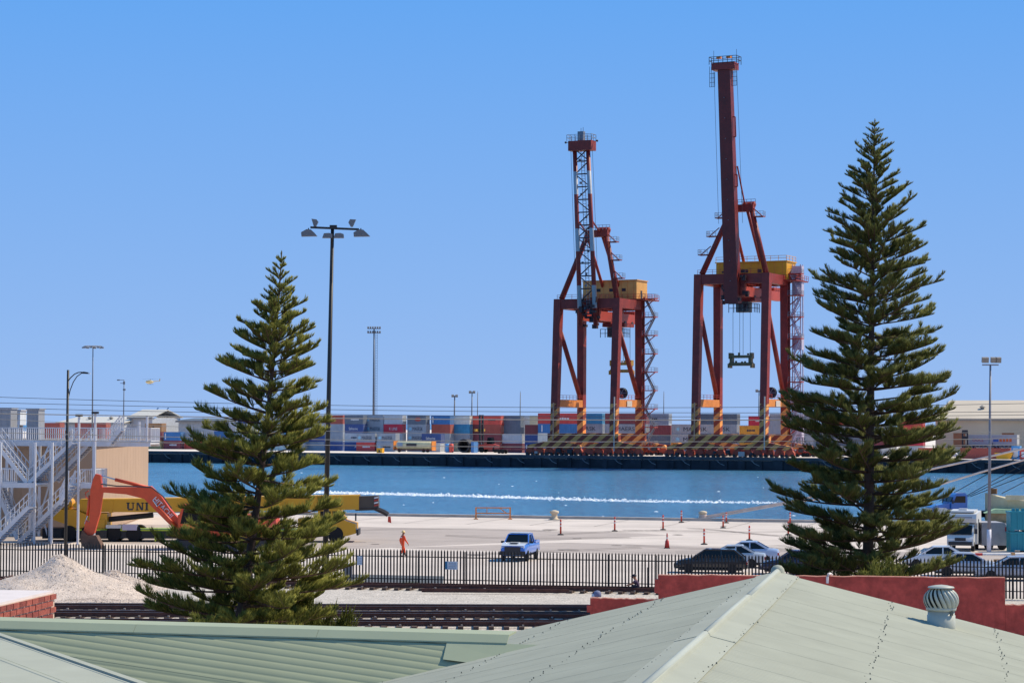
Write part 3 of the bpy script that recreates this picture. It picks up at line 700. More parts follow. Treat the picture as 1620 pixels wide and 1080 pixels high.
    for k in range(3): MB().lathe([(.2, -.9), (.8, -.6), (.8, .5), (.2, .8)], 12, P(apx[1] + .2 - k * .9, apv + .6, apz + .9), Matrix.Rotation(R(90), 3, 'Y')).build('sheave', M_cr2, ab)
    for s in (-1, 1):
        MB().tube(P(uc + s * 2.1 + .6, apv + .5, apz - .6), P(uc + s * 2.3, Gd + 3.5, zt - 2.2), .42, n=8).build('backstay', M_cr2, t, True)
        MB().beam(P(uc + s * 1.9 + .6, apv - .4, apz), hinge.lerp(tip, .56) + X * s * 1.9 + Y * 1.2, .3).build('boom_stay', red, t)
    jn = MB()                              # machinery clutter round the boom hinge
    for k in range(26): jn.box(hinge + P(random.uniform(-3.2, 3.2), random.uniform(-.8, 2.0), random.uniform(-3.2, 4.5)), [random.uniform(.3, 1.5) for _ in range(3)])
    stuff(jn.build('hinge_gear', mat('hinge dark', '#3b1d1e', .6), t))
    # trolley, cab, spreader
    tv = Gd + 3.5 if kind == 'lattice' else Gd - 5
    tr = MB().span(P(uc - 3.2, tv - 3, zt - 6.6), P(uc + 3.2, tv + 3.4, zt - 5.7)).build('trolley', red, t)
    for a in ((-2.6, -2.2), (2.6, -2.2), (-2.6, 2.6), (2.6, 2.6)): MB().tube(P(uc + a[0] - .5, tv + a[1], zt - 5.8), P(uc + a[0] + .5, tv + a[1], zt - 5.8), .7, n=10).build('wheel', M_dk, tr)
    cabv = tv - 1.5
    cbn = MB().span(P(uc - 1.9, cabv - 1.3, zt - 9.3), P(uc + 1.5, cabv + 1.3, zt - 6.7)).build('operator_cab', mat('cab grey green', '#59605f', .6), t)
    MB().span(P(uc - 1.7, cabv - 1.36, zt - 8.9), P(uc + 1.3, cabv - 1.31, zt - 7.3)).build('cab_window', mat('cab glass', '#1c2a30', .15, spec=.8), cbn)
    MB().rail([P(uc - 3.6, cabv - 1.8, zt - 9.4), P(uc + 3.2, cabv - 1.8, zt - 9.4), P(uc + 3.2, cabv + 2, zt - 9.4)], 2.2, .07, 1.2).build('cab_gantry', M_dk, cbn)
    sv, sz, su = (tv - 1, 22.0, uc + 1.5) if kind == 'lattice' else (tv - 3.5, 23.2, uc - .2)
    sp = MB(); sp.box(P(su, sv, sz), (6.1, 1.6, .8)); sp.box(P(su, sv, sz + 1.9), (5.2, 1.5, .7))
    for s in (-1, 1): sp.box(P(su + s * 2.5, sv, sz + 1), (.7, 1.5, 1.4)); sp.box(P(su + s * 2.8, sv, sz + 2.1), (.6, 1.7, 1.5)); sp.box(P(su + s * 3.0, sv, sz - .4), (.5, 2.2, 1.1))
    for k in range(6): sp.box(P(su - 2 + k * .8, sv - .5, sz + random.choice((.5, 2.5))), (.4, .5, random.uniform(.3, .9)))
    s_ = sp.build('spreader', M_spr if kind == 'lattice' else mat('spreader olive', '#6b5d3c', .6, var=.3, vs_=1), t)
    for a in (-2.2, -.4, .5, 2.4): MB().beam(P(su + a, sv, sz + 2.4), P(su + a, sv, zt - 6), .08).build('hoist_rope', M_dk, s_)
    # cable reel and lamps
    cr = MB().lathe([(.3, -.5), (1.35, -.5), (1.4, -.35), (.7, -.3), (.7, .3), (1.4, .35), (1.35, .5), (.3, .5)], 18, P(S + .2, 5.0, 16.0), Matrix.Rotation(R(90), 3, 'X')).build('cable_reel', M_dk, t)
    for k in range(6): MB().beam(P(S + .2, 4.45, 16.0), P(S + .2 + 1.3 * math.cos(k * 1.047), 4.45, 16 + 1.3 * math.sin(k * 1.047)), .12).build('spoke', M_gal, cr)
    MB().box(P(S + .95, 8, 13.3), (.08, 3.2, 1.5)).build('beam_plate', mat('plate pale', '#c9bfb5', .6), t)
    MB().beam(P(.2, -1.2, 4), P(.2, -1.0, 13.5), .3).build('power_conduit', mat('conduit pale orange', '#d09070', .6), t); MB().beam(P(S + .6, -1.2, 1.2), P(S + .6, -1.0, 15), .25).build('power_conduit', mat('conduit pale', '#c5b9b0', .6), t)
    # stair tower behind the right landside leg
    stw = MB(); ux0, ux1 = S + 1.2, S + 4.6; vv = Gd
    zs = [2.5 + k * (zt - 2) / 8 for k in range(9)]
    for u in (ux0, ): stw.beam(P(u, vv, 0), P(u, vv, zt + 1), .35)
    st_ = stw.build('stair_post', M_cr, t)
    for k, z in enumerate(zs):
        pm = MB().span(P(ux0, vv - 1.2, z - .12), P(ux1, vv + 1.2, z + .12)); pm.beam(P(ux0, vv, z - 2.4), P(ux1 - .3, vv, z - .1), .22)
        o = pm.build('stair_landing', M_cr2, t); MB().rail([P(ux0, vv - 1.2, z), P(ux1, vv - 1.2, z), P(ux1, vv + 1.2, z)], 1.2, .04, .8).build('handrail', M_gal, o)
        if k < 8:
            z1 = zs[k + 1]; fm = MB(); a, b_ = (ux0 + .4, ux1 - .4) if k % 2 == 0 else (ux1 - .4, ux0 + .4)
            for y_ in (-.5, .5): fm.beam(P(a, vv + y_, z), P(b_, vv + y_, z1), .14, .3); fm.beam(P(a, vv + y_, z + 1.1), P(b_, vv + y_, z1 + 1.1), .07)
            for q in range(10): c_ = P(a, vv, z).lerp(P(b_, vv, z1), (q + .5) / 10); fm.box(c_, (.35, .9, .05))
            fm.build('stair_flight', M_gal if kind == 'lattice' else M_lil, t)
    if kind != 'lattice':
        lf = MB()
        for u in (S + 1.5, S + 3.6):
            for v in (vv + 1.6, vv + 3.4): lf.beam(P(u, v, 1), P(u, v, zt + 3), .25)
        for k in range(16):
            z = 1.5 + k * zt / 16; lf.beam(P(S + 1.5, vv + 1.6, z), P(S + 3.6, vv + 1.6, z + zt / 16), .16); lf.beam(P(S + 1.5, vv + 1.6, z), P(S + 3.6, vv + 1.6, z), .16)
        lf.build('lift_shaft', M_lil, t)
        for z in (5, 11, 27, zt - 5, zt - 1): MB().span(P(S + 1.6, vv + 1.5, z), P(S + 3.9, vv + 3.4, z + 3.6)).build('shaft_panel', M_lil, t)
    return t
random.seed(31)
crane('smaller red container crane with raised lattice boom and tan machinery house', 877, 16.6, 17, 40.2, 'lattice', 78.3, 57.0)
random.seed(32)
crane('taller red container crane with raised solid box boom and yellow machinery house', 1100, 18, 16, 45.6, 'box', 96.0, 62.0)

# ================================================================ CONTAINERS
CC = dict(grey='#7d848e', lgrey='#9a9ea4', white='#b9b6ad', red='#a63a38', brick='#8d4438', maroon='#6e343a', blue='#2f5f8f', navy='#2e4272', teal='#2f7396',
          slate='#525b68', tan='#9b8256', brown='#8b6440', orange='#c7822f', yellow='#e87f2a', kred='#a8283a', coral='#b8483c', sky='#4a86b5', beige='#b5a888', wine='#5e2b30')
M_doors = {}
def cmat(c): return mat('container ' + c, tuple(min(.72, x_ * 1.5) for x_ in lin(CC[c])), .6, var=.14, vs_=.5)
M_txtw = mat('white lettering', '#d8d8da', .6, var=.02); M_txtd = mat('dark lettering', '#30384a', .6, var=.02); M_txtr = mat('red lettering', '#b8443a', .6, var=.02); M_star = mat('pale blue star', '#8fc3dc', .5, var=.02)
M_txto = mat('orange lettering', '#d9662f', .6, var=.02)
M_pend = mat('container frame pale', '#a8a49c', .6)
CM = {}
def cmesh(L, H, c):
    k = (L, H, c)
    if k not in CM:
        m = cmat(c); Wd = 2.438
        sh = MB(); n_ = int(L / .5)             # corrugated long sides, flat ends and roof
        for y0, sg in ((0, 1), (Wd, -1)):
            pr_ = []
            for i in range(n_):
                x0 = .12 + (L - .24) * i / n_; s = (L - .24) / n_
                pr_ += [(x0, .05), (x0 + s * .35, .05), (x0 + s * .5, .012), (x0 + s * .85, .012)]
            pr_.append((L - .12, .05))
            o = len(sh.v)
            for x_, d_ in pr_:
                sh.v.append((x_, y0 + sg * d_, .16)); sh.v.append((x_, y0 + sg * d_, H - .12))
            sh.f += [(o + 2 * i, o + 2 * i + 2, o + 2 * i + 3, o + 2 * i + 1) for i in range(len(pr_) - 1)]
        sh.span((.04, .1, .1), (L - .05, Wd - .1, H - .02))
        fr = MB()
        for x_ in (.0, L - .16):
            for y_ in (0, Wd - .16): fr.span((x_, y_, 0), (x_ + .16, y_ + .16, H))
        for y_ in (0, Wd - .12):
            fr.span((.16, y_, 0), (L - .16, y_ + .12, .16)); fr.span((.16, y_, H - .12), (L - .16, y_ + .12, H))
        for x_ in (0, L - .12):
            fr.span((x_, .16, 0), (x_ + .12, Wd - .16, .16)); fr.span((x_, .16, H - .12), (x_ + .12, Wd - .16, H))
        dr = MB().span((0, 0, 0), (.05, 1.0, H - .34)).mesh('door', m)
        rod = MB().beam((0, 0, .1), (0, 0, H - .4), .05).mesh('lock_rod', M_pend)
        CM[k] = (sh.mesh('shell', m), fr.mesh('frame', m), dr, rod)
    return CM[k]
RED_OVAL = None
def container(u, v, z, L, H, c, tx, label, rz=0., world=None):
    sh, fr, dr, rod = cmesh(L, H, c)
    t = thing('shipping_container', label, 'container', Q(u, v, z) if world is None else world, -PHI + rz, 'stacked shipping containers')
    link('shell', sh, t); link('frame', fr, t)
    for k in (0, 1):
        d = link('door', dr, t, (L - .045, .2 + k * 1.03, .17)); link('lock_rod', rod, d, (.07, .3, 0)); link('lock_rod', rod, d, (.07, .75, 0))
    def star(x_, z_, s):
        mb = MB(); pts = []
        for i in range(14): r_ = s if i % 2 == 0 else s * .45; pts.append((x_ + r_ * math.sin(i * math.pi / 7), z_ + r_ * math.cos(i * math.pi / 7)))
        mb.prism(pts, (0, -.012, 0), X, Z, (0, .02, 0)); mb.build('star_emblem', M_star, t)
    if tx:
        for part in tx.split('+'):
            if part == 'star': star(L * .15, H * .5, H * .27)
            elif part == 'bars':
                random.seed(int(abs(u) * 10)); x_ = L * .34
                for k in range(7):
                    w = random.uniform(.25, .42) * L / 6; MB().box((x_ + w / 2, -.008, H * .5), (w * .8, .02, H * random.uniform(.12, .2))).build('worn_lettering', M_txtw if c in ('red', 'navy', 'blue', 'maroon', 'kred', 'slate', 'wine') else M_txtd, t); x_ += w
                    if x_ > L * .8: break
            elif part == 'oval':
                mb = MB(); mb.prism([(L * .58 + L * .17 * math.cos(a * .393), H * .55 + H * .22 * math.sin(a * .393)) for a in range(16)], (0, -.012, 0), X, Z, (0, .02, 0)); mb.build('oval_emblem', M_txtr, t)
            elif part == 'logo': MB().lathe([(.01, -.02), (H * .16, -.02), (H * .16, 0)], 16, (L * .5, -.002, H * .5), Matrix.Rotation(R(90), 3, 'X')).build('round_emblem', mat('emblem brown', '#5d4530'), t)
            elif part == 'strip': MB().box((L * .1, -.008, H * .5), (.35, .02, H * .7)).build('marking_panel', M_txtw, t)
            else:
                m_ = M_txtd if c in ('grey', 'lgrey') else M_txtr if c == 'white' else M_txtw
                L2 = 12.19; sz = {'MAERSK': H * .58, 'K LINE': H * .45, 'Safmarine': H * .42, 'APL': H * .45}.get(part, H * .35)
                x_ = {'MAERSK': L * .27, 'K LINE': L * .3, 'Safmarine': L * .22, 'APL': L * .55}.get(part, L * .2)
                fsx = {'MAERSK': (L * .6) / (sz * 3.9), 'K LINE': (L * .46) / (sz * 3.0), 'Safmarine': (L * .58) / (sz * 4.6)}.get(part, 1.)
                text(part, sz, m_, t, (x_, -.012, H * .5 - sz * .35), X, Z, font_scale=fsx)
    return t
ORD = ['bottom tier', 'second tier', 'third tier', 'top tier']
CNAME = dict(lgrey='pale grey', kred='crimson', brick='brick red', coral='bright red', sky='light blue', wine='dark wine red')
def stack(px, v, L, tiers, where, z0=0., hs=None):
    u = QU(px, v, 700); z = z0
    for i, t_ in enumerate(tiers):
        if t_ is None: z += 2.591; continue
        c, tx = (t_ + ':').split(':')[:2]; H = 2.591 if L == 20 else (2.896 if i % 2 else 2.591)
        LL = 6.058 if L == 20 else 12.192
        desc = CNAME.get(c, c) + ' container'
        if 'MAERSK' in tx: desc += ', dark lettered'
        elif 'K LINE' in tx: desc += ', white lettered'
        elif 'oval' in tx: desc += ', red oval emblem'
        elif tx and 'logo' not in tx: desc += ', marked'
        n_ = len(tiers); pos = 'alone' if n_ == 1 else ORD[min(i, 3)] if i < n_ - 1 else 'topmost'
        container(u + random.uniform(-.06, .06), v + random.uniform(-.1, .1), z, LL, H, c, tx, f'{desc}, {pos}, {where}'); z += H
random.seed(41)
A20, A40 = 20, 40
for a in [
    (229, 42, A20, ['tan:logo', 'maroon:strip', 'brown:logo'], 'stack next to the tan shed'),
    (259, 42, A20, ['maroon:bars', 'blue:strip'], 'second stack from the tan shed'),
    (288, 44, A20, ['coral', 'grey'], 'stack behind the left edge of the left pine'),
    (324, 40, A20, ['yellow'], 'behind the left pine'),
    (338, 52, A40, ['grey', 'blue', 'lgrey'], 'back stack behind the left pine'),
    (372, 44, A20, ['white:bars', 'lgrey', 'white', 'navy:strip'], 'stack behind the left pine trunk'),
    (408, 46, A20, ['grey', 'white', 'white:bars', 'lgrey'], 'stack just right of the left pine trunk'),
    (424, 42, A20, ['white', 'sky', 'lgrey', 'grey'], 'second stack right of the left pine trunk'),
    (455, 44, A20, ['grey', 'yellow', 'grey', 'slate'], 'third stack right of the left pine trunk'),
    (487, 46, A20, ['grey', 'navy', 'lgrey', 'grey'], 'stack left of the tall black lamp post'),
    (514, 46, A20, ['navy', 'grey', 'grey', 'brick'], 'stack behind the tall black lamp post'),
    (545, 42, A20, ['navy:APL', 'lgrey:bars', 'navy:Safmarine', 'slate:bars'], 'first full stack right of the left pine'),
    (564, 38, A20, ['red:bars', 'grey:star+MAERSK'], 'low front stack left of the crimson container'),
    (577, 45, A20, ['grey', 'grey', 'grey:star+MAERSK', 'grey:star+MAERSK'], 'tall stack directly left of the crimson container'),
    (596, 38, A20, ['grey:star+bars', 'grey:star+MAERSK'], 'low front stack below the crimson container'),
    (607, 45, A20, ['grey', 'lgrey', 'kred:K LINE', 'lgrey'], 'stack under the far double light mast'),
    (644, 46, A20, ['grey', 'grey:star+MAERSK', 'grey:star+MAERSK', 'slate:oval'], 'stack right of the crimson container'),
    (667, 37, A20, ['lgrey', 'navy:Safmarine'], 'low front stack behind the beige tank'),
    (682, 48, A20, ['lgrey', 'grey', 'brick', 'blue:strip'], 'tall stack above the beige tank'),
    (713, 52, A20, ['beige', 'grey', 'teal', 'white'], 'stack left of the red block'),
    (733, 54, A20, ['grey', 'maroon', 'wine', 'coral'], 'left column of the red block'),
    (762, 54, A20, ['brick', 'maroon', 'brick', 'coral:bars'], 'right column of the red block'),
    (795, 43, A20, ['maroon', 'lgrey'], 'low stack right of the red block'),
    (793, 56, A20, ['grey', 'grey', 'slate', 'slate'], 'tall stack right of the red block'),
    (812, 64, A20, ['white', 'white', 'white', 'white'], 'white back stack left of the smaller crane'),
    (830, 42, A20, ['navy:strip', 'navy', 'wine'], 'stack just left of the smaller crane'),
    (838, 58, A20, ['grey', 'grey', 'grey', 'beige'], 'back stack just left of the smaller crane'),
    (851, 41, A40, ['blue:strip', 'white:bars', 'blue:strip', 'red:bars'], 'stack behind the left legs of the smaller crane'),
    (890, 52, A40, ['navy', 'navy', 'grey:MAERSK', 'teal'], 'stack between the legs of the smaller crane'),
    (957, 44, A40, ['navy', 'navy:strip', 'grey:MAERSK', 'maroon'], 'stack behind the right legs of the smaller crane'),
    (994, 56, A40, ['grey', 'grey', 'lgrey', 'grey:bars'], 'back stack right of the smaller crane'),
    (1028, 44, A20, ['maroon', 'slate', 'maroon'], 'stack right of the smaller crane stairs'),
    (1062, 41, A40, ['grey:star+MAERSK', 'grey:star+MAERSK', 'grey:star+MAERSK'], 'stack behind the left legs of the taller crane'),
    (1100, 56, A40, ['grey', 'grey', 'grey:MAERSK', 'slate'], 'back stack behind the left legs of the taller crane'),
    (1170, 45, A20, ['wine', 'orange', 'orange:bars'], 'orange stack between the legs of the taller crane'),
    (1184, 58, A20, ['grey', 'grey', 'grey', 'kred:bars'], 'back stack between the legs of the taller crane'),
    (1217, 42, A40, ['grey:MAERSK', 'grey:star+MAERSK', 'grey:MAERSK', 'grey'], 'stack behind the right legs of the taller crane'),
    (1290, 44, A40, ['white', 'slate:bars', 'grey'], 'stack behind the left half of the right pine'),
    (1300, 60, A20, ['grey', 'grey', 'maroon', 'red'], 'back stack behind the left half of the right pine'),
    (1352, 60, A20, ['navy', 'grey', 'lgrey', 'maroon'], 'stack behind the right pine trunk'),
    (1378, 46, A20, ['white', 'maroon', 'grey'], 'stack just right of the right pine trunk'),
    (1424, 52, A20, ['lgrey', 'kred', 'coral', 'red'], 'red stack behind the right half of the right pine'),
    (1452, 12, A20, ['red'], 'on the quay beside the right pine'),
    (1519, 18, A40, ['brick'], 'on the quay under the trailers at far right'),
]: stack(*a)

# ================================================================ THINGS ON THE FAR QUAY
M_tyre = mat('tyre', '#18181a', .85, var=.15); M_rim = mat('rim', '#9a9da2', .4, metal=.5); M_glass = mat('vehicle glass', '#0c1013', .12, var=.05, spec=.35)
def wheel(parent, c, r, w, axis='y', rim=M_rim, name='wheel'):
    Mx = Matrix.Rotation(R(90), 3, 'X') if axis == 'y' else Matrix.Rotation(R(90), 3, 'Y')
    o = MB().lathe([(r * .55, -w / 2), (r * .93, -w / 2), (r, -w * .35), (r, w * .35), (r * .93, w / 2), (r * .55, w / 2)], 20, c, Mx).build(name, M_tyre, parent, False)
    MB().lathe([(r * .12, -w * .46), (r * .5, -w * .40), (r * .57, -w * .47), (r * .57, w * .47), (r * .5, w * .40), (r * .12, w * .46)], 16, c, Mx).build('rim', rim, o)
    return o
def far(name, label, cat, px, v, rz=0.): return thing(name, label, cat, Q(QU(px, v, 712), v), -PHI + rz)
# tank container on a chassis
t = far('tank_trailer', 'beige tank in an orange frame parked before the containers', 'tank', 622, 30)
MB().lathe([(.2, 0), (1.0, .25), (1.15, .6), (1.15, 11), (1.0, 11.4), (.2, 11.6)], 18, (.5, 1.2, 1.9), Matrix.Rotation(R(90), 3, 'Y')).build('tank', mat('tank beige', '#cbc29a', .5), t, True)
for x_ in (.1, 12.2):
    MB().box((x_, 1.2, 1.8), (.25, 2.4, 2.6)).build('end_frame', M_or, t)
MB().box((6.2, .1, .7), (12, .2, .35)).build('chassis', mat('chassis brown', '#5d2e26'), t)
MB().box((5.8, -.02, 2.0), (3.2, .08, .9)).build('placard', M_dk, t); MB().box((2.2, 0, 2.1), (1.6, .1, 1.2)).build('cab_panel', mat('pale panel blue', '#7f95ac'), t)
for x_ in (1.8, 9.5, 10.8): wheel(t, (x_, .3, .5), .5, .35)
t = far('yellow_crate', 'small yellow crate on the quay edge left of the tank', 'crate', 596, 6); MB().box((.8, .6, .7), (1.7, 1.2, 1.2)).build('body', M_yel, t); MB().box((.8, .6, 1.36), (1.8, 1.3, .1)).build('lid', M_yel, t); MB().box((.8, -.02, .6), (.5, .06, .5)).build('marking', M_dk, t)
t = far('cable_drum', 'big dark round culvert pipe section standing before the red block', 'pipe section', 723, 33)
MB().lathe([(1.5, -1.6), (1.9, -1.6), (1.9, 1.6), (1.5, 1.6), (1.5, -1.6)], 24, (2, 1.6, 1.9), Matrix.Rotation(R(90), 3, 'X')).build('shell', M_dk, t); MB().box((4.6, 1.6, 1.5), (.9, 2.4, 3.0)).build('side_panel', M_cr if False else mat('panel blue', '#4d7fb8'), t)
for px, c, lab in ((708, 'sky', 'light blue drum left of the dark culvert'), (714, 'coral', 'red drum left of the dark culvert')):
    t = far('fuel_drum', lab, 'drum', px, 33); MB().lathe([(.6, 0), (.62, .9), (.58, .95), (.62, 1.0), (.62, 2.3), (.3, 2.45)], 14, (0, 0, 0)).build('body', cmat(c), t, True); MB().lathe([(.1, 2.44), (.1, 2.6)], 8).build('cap', M_dk, t)
def reach_stacker(px, v, label, c):
    t = far('container_handler', label, 'forklift', px, v); m = mat('handler ' + c, CC[c], .5)
    MB().prism([(0, .9), (6, .9), (6.2, 2.0), (4.5, 2.4), (0, 2.2)], (0, 0, 0), X, Z, (0, 2.8, 0)).build('chassis', m, t)
    cb_ = MB().prism([(2.2, 2.3), (4.0, 2.3), (3.7, 4.2), (2.5, 4.2)], (0, .6, 0), X, Z, (0, 1.6, 0)).build('cab', M_glass, t)
    for y_ in (.5, 2.3): MB().beam((.3, y_, .5), (.1, y_, 10.5), .45).build('mast', M_dk, t)
    for z_ in (2, 5, 8, 10.3): MB().beam((.2, .5, z_), (.2, 2.3, z_), .35).build('mast_crosspiece', M_dk, t)
    MB().box((-.4, 1.4, 6.2), (.5, 6.0, .7)).build('spreader', M_spr, t)
    for x_ in (.9, 5.2):
        for y_ in (.2, 2.6): wheel(t, (x_, y_, .85), .85, .6, rim=m)
    return t
reach_stacker(757, 40, 'tall dark mast container handler with red body before red block', 'coral')
def chassis(px, v, n_, label, c='brick', cabc=None):
    t = far('container_trailer', label, 'trailer', px, v); m = mat('trailer ' + c, CC[c], .6, var=.2)
    L = n_; MB().box((L / 2, .5, 1.25), (L, .3, .35)).build('side_rail', m, t); MB().box((L / 2, 1.9, 1.25), (L, .3, .35)).build('side_rail', m, t)
    for k in range(4): MB().box((L * (k + .5) / 4, 1.2, 1.25), (.4, 2.4, .3)).build('crossbeam', m, t)
    for x_ in (L * .12, L * .2, L * .85): 
        for y_ in (.25, 2.15): wheel(t, (x_, y_, .55), .55, .4)
    MB().box((.2, 1.2, 1.7), (.3, 2.4, .9)).build('headboard', m, t)
    if cabc:
        MB().prism([(L + .5, .8), (L + 3, .8), (L + 3, 2.0), (L + 2.5, 3.3), (L + .5, 3.3)], (0, 0, 0), X, Z, (0, 2.4, 0)).build('cab', mat('cab ' + cabc, CC[cabc], .5), t)
        MB().box((L + 1.7, -.02, 2.5), (1.2, .06, .9)).build('cab_window', M_glass, t); wheel(t, (L + 1.6, .2, .55), .55, .4)
    return t
chassis(781, 22, 13, 'dark red empty container trailer left of the smaller crane', 'maroon')
chassis(834, 26, 8, 'orange tug and trailer at the left foot of the smaller crane', 'orange', 'orange')
chassis(1036, 20, 4, 'short red trailer between the two cranes', 'coral', 'orange')
chassis(1262, 18, 12, 'red trailer right of the taller crane, behind the right pine', 'coral')
def loaded_trailer(px, v, tx, label, m_):
    t = chassis(px, v, 6.3, label, 'slate')
    MB().span((0.1, 0, 1.5), (6.2, 2.44, 4.1)).build('box_body', mat('trailer box grey', '#a9a9aa', .6, var=.08), t)
    if tx == 'OOCL': text('OOCL', 1.0, m_, t, (1.3, -.012, 2.5), X, Z)
    else:
        MB().box((1.0, -.01, 2.8), (1.3, .02, .8)).build('emblem', mat('emblem blue', '#3b5fa5'), t)
        for k in range(4): MB().box((2.2 + k * .8, -.01, 2.8), (.6, .02, .75)).build('worn_lettering', M_txto, t)
    arc = MB()
    for k in range(3): arc.path([(.6 + k * 2.0 + .75 * math.cos(a * .314), -.1, .75 + .75 * math.sin(a * .314)) for a in range(11)], .12, 6)
    arc.build('mudguard', M_gal, t); t.location.z += 1.7
struct(MB().prism([(p.x, p.y) for p in (Q(QU(1524, 22), 22), Q(QU(1700, 22), 22), Q(QU(1700, 22), 32), Q(QU(1524, 22), 32))], (0, 0, QZ), X, Y, (0, 0, 1.7)).build('loading_dock', M_conc))
loaded_trailer(1530, 24, 'OOCL', 'grey container trailer with red lettering before the cream shed', M_txtr)
loaded_trailer(1569, 24, 'x', 'grey container trailer with blue and orange lettering before the cream shed', M_txto)
t = far('gate_frame', 'dark upright gate frame left of the grey trailers', 'frame', 1523, 22); 
for x_ in (0, 1.2): MB().beam((x_, 0, 0), (x_, 0, 6.6), .35).build('post', M_dk, t)
for z_ in (1, 3, 5, 6.5): MB().box((.6, 0, z_), (1.4, .3, .9)).build('panel', M_dk, t)
t = far('yellow_skip', 'yellow wedge shaped skip at the foot of the brick container far right', 'skip', 1577, 12); MB().prism([(0, .1), (3, .1), (3.6, 1.6), (-.6, 1.6)], (0, 0, 0), X, Z, (0, 1.8, 0)).build('body', M_yel, t); MB().box((1.5, .9, 1.66), (4.3, 1.9, .1)).build('rim', M_dk, t)
t = far('blue_crate', 'blue and white tall crate right of the yellow skip', 'crate', 1600, 14); MB().box((1, 1, 1.6), (2, 2, 3.2)).build('body', cmat('sky'), t); MB().box((1, -.03, 1.6), (1.2, .06, 2.2)).build('panel', M_txtw, t)
t = far('red_crate', 'red and white crate at the right edge of the far quay', 'crate', 1612, 14); MB().box((1.2, 1, 1.2), (2.4, 2, 2.4)).build('body', cmat('coral'), t); MB().box((1.2, -.03, 1.2), (1.2, .06, 1.3)).build('panel', M_txtw, t)
t = far('parked_vehicle', 'pale grey car on the far quay beside the red open container', 'car', 1492, 16); MB().prism([(0, .5), (4.4, .5), (4.4, 1.0), (3.4, 1.05), (2.8, 1.7), (.9, 1.7), (.1, 1.1)], (0, 0, 0), X, Z, (0, 1.7, 0)).build('body', cmat('lgrey'), t)
MB().prism([(.75, 1.1), (3.1, 1.1), (2.65, 1.6), (1.0, 1.6)], (0, -.02, 0), X, Z, (0, 1.74, 0)).build('window', M_glass, t)
for x_ in (.9, 3.5): wheel(t, (x_, .1, .4), .35, .25)

# ---- sheds and far buildings
M_cream = mat('shed cream', '#b9ad98', .8, var=.08, vs_=.1); M_creamr = mat('shed roof cream', '#c4b7a4', .7, var=.06, vs_=.1)
def shed(label, px, v, L, dep, eh, rh, mw_, mr, group=None, n_win=0, name='warehouse'):
    t = far(name, label, 'warehouse', px, v)
    MB().span((0, 0, 0), (L, dep, eh)).build('wall', mw_, t)
    rf = MB().prism([(-.8, eh), (dep / 2, rh), (dep + .8, eh), (dep + .8, eh + .3), (dep / 2, rh + .3), (-.8, eh + .3)], (-.6, 0, 0), Y, Z, (L + 1.2, 0, 0)).build('roof', mr, t)
    MB().box((L / 2, -.85, eh - .1), (L + 1.2, .25, .5)).build('gutter', mat('gutter grey', '#8c8780'), rf)
    for k in range(n_win):
        x_ = L * (k + .5) / n_win
        w_ = MB().box((x_, -.03, eh * .45), (3.2, .1, 3.6)).build('roller_door', random.choice((mat('door slate', '#4c5a6c'), mat('door rust', '#8a5b3f'))), t)
        MB().lathe([(.5, 0), (.5, .7), (.9, .9), (.1, 1.4)], 10, (x_ + 4, dep * .25, (eh + rh) / 2)).build('roof_vent', mat('gutter grey', '#8c8780'), rf)
    return t
shed('long cream roofed warehouse at far right behind the trailers', 1480, 62, 90, 34, 9.6, 14.5, M_cream, M_creamr, n_win=7)
shed('white roofed low shed behind the stair platform', 92, 85, 26, 24, 7.6, 9.6, mat('shed white', '#b4b7bc', .7), mat('shed roof white', '#c6c2b8', .6), n_win=3)
shed('pale gable shed right of the helicopter, behind the tan shed', 205, 90, 9, 16, 9.5, 12.0, mat('shed white', '#b4b7bc'), mat('shed roof white', '#c6c2b8'), n_win=0)
shed('low pale grey shed seen just left of the left pine', 282, 95, 18, 20, 8.4, 9.2, mat('shed grey', '#a3a8ae', .7), mat('shed roof slate', '#5d6670'), n_win=0)
for px, v, c, n_, lab in ((70, 60, 'brick', 3, 'brick red stack behind the stair platform'), (118, 62, 'brick', 3, 'brick red stack below the white roofed shed')):
    for k in range(n_): container(QU(px, v), v, k * 2.6, 12.192 if px > 100 else 6.058, 2.591, c, '', f'brick red container, {ORD[min(k, 3)] if k < n_ - 1 else "topmost"}, {lab}')
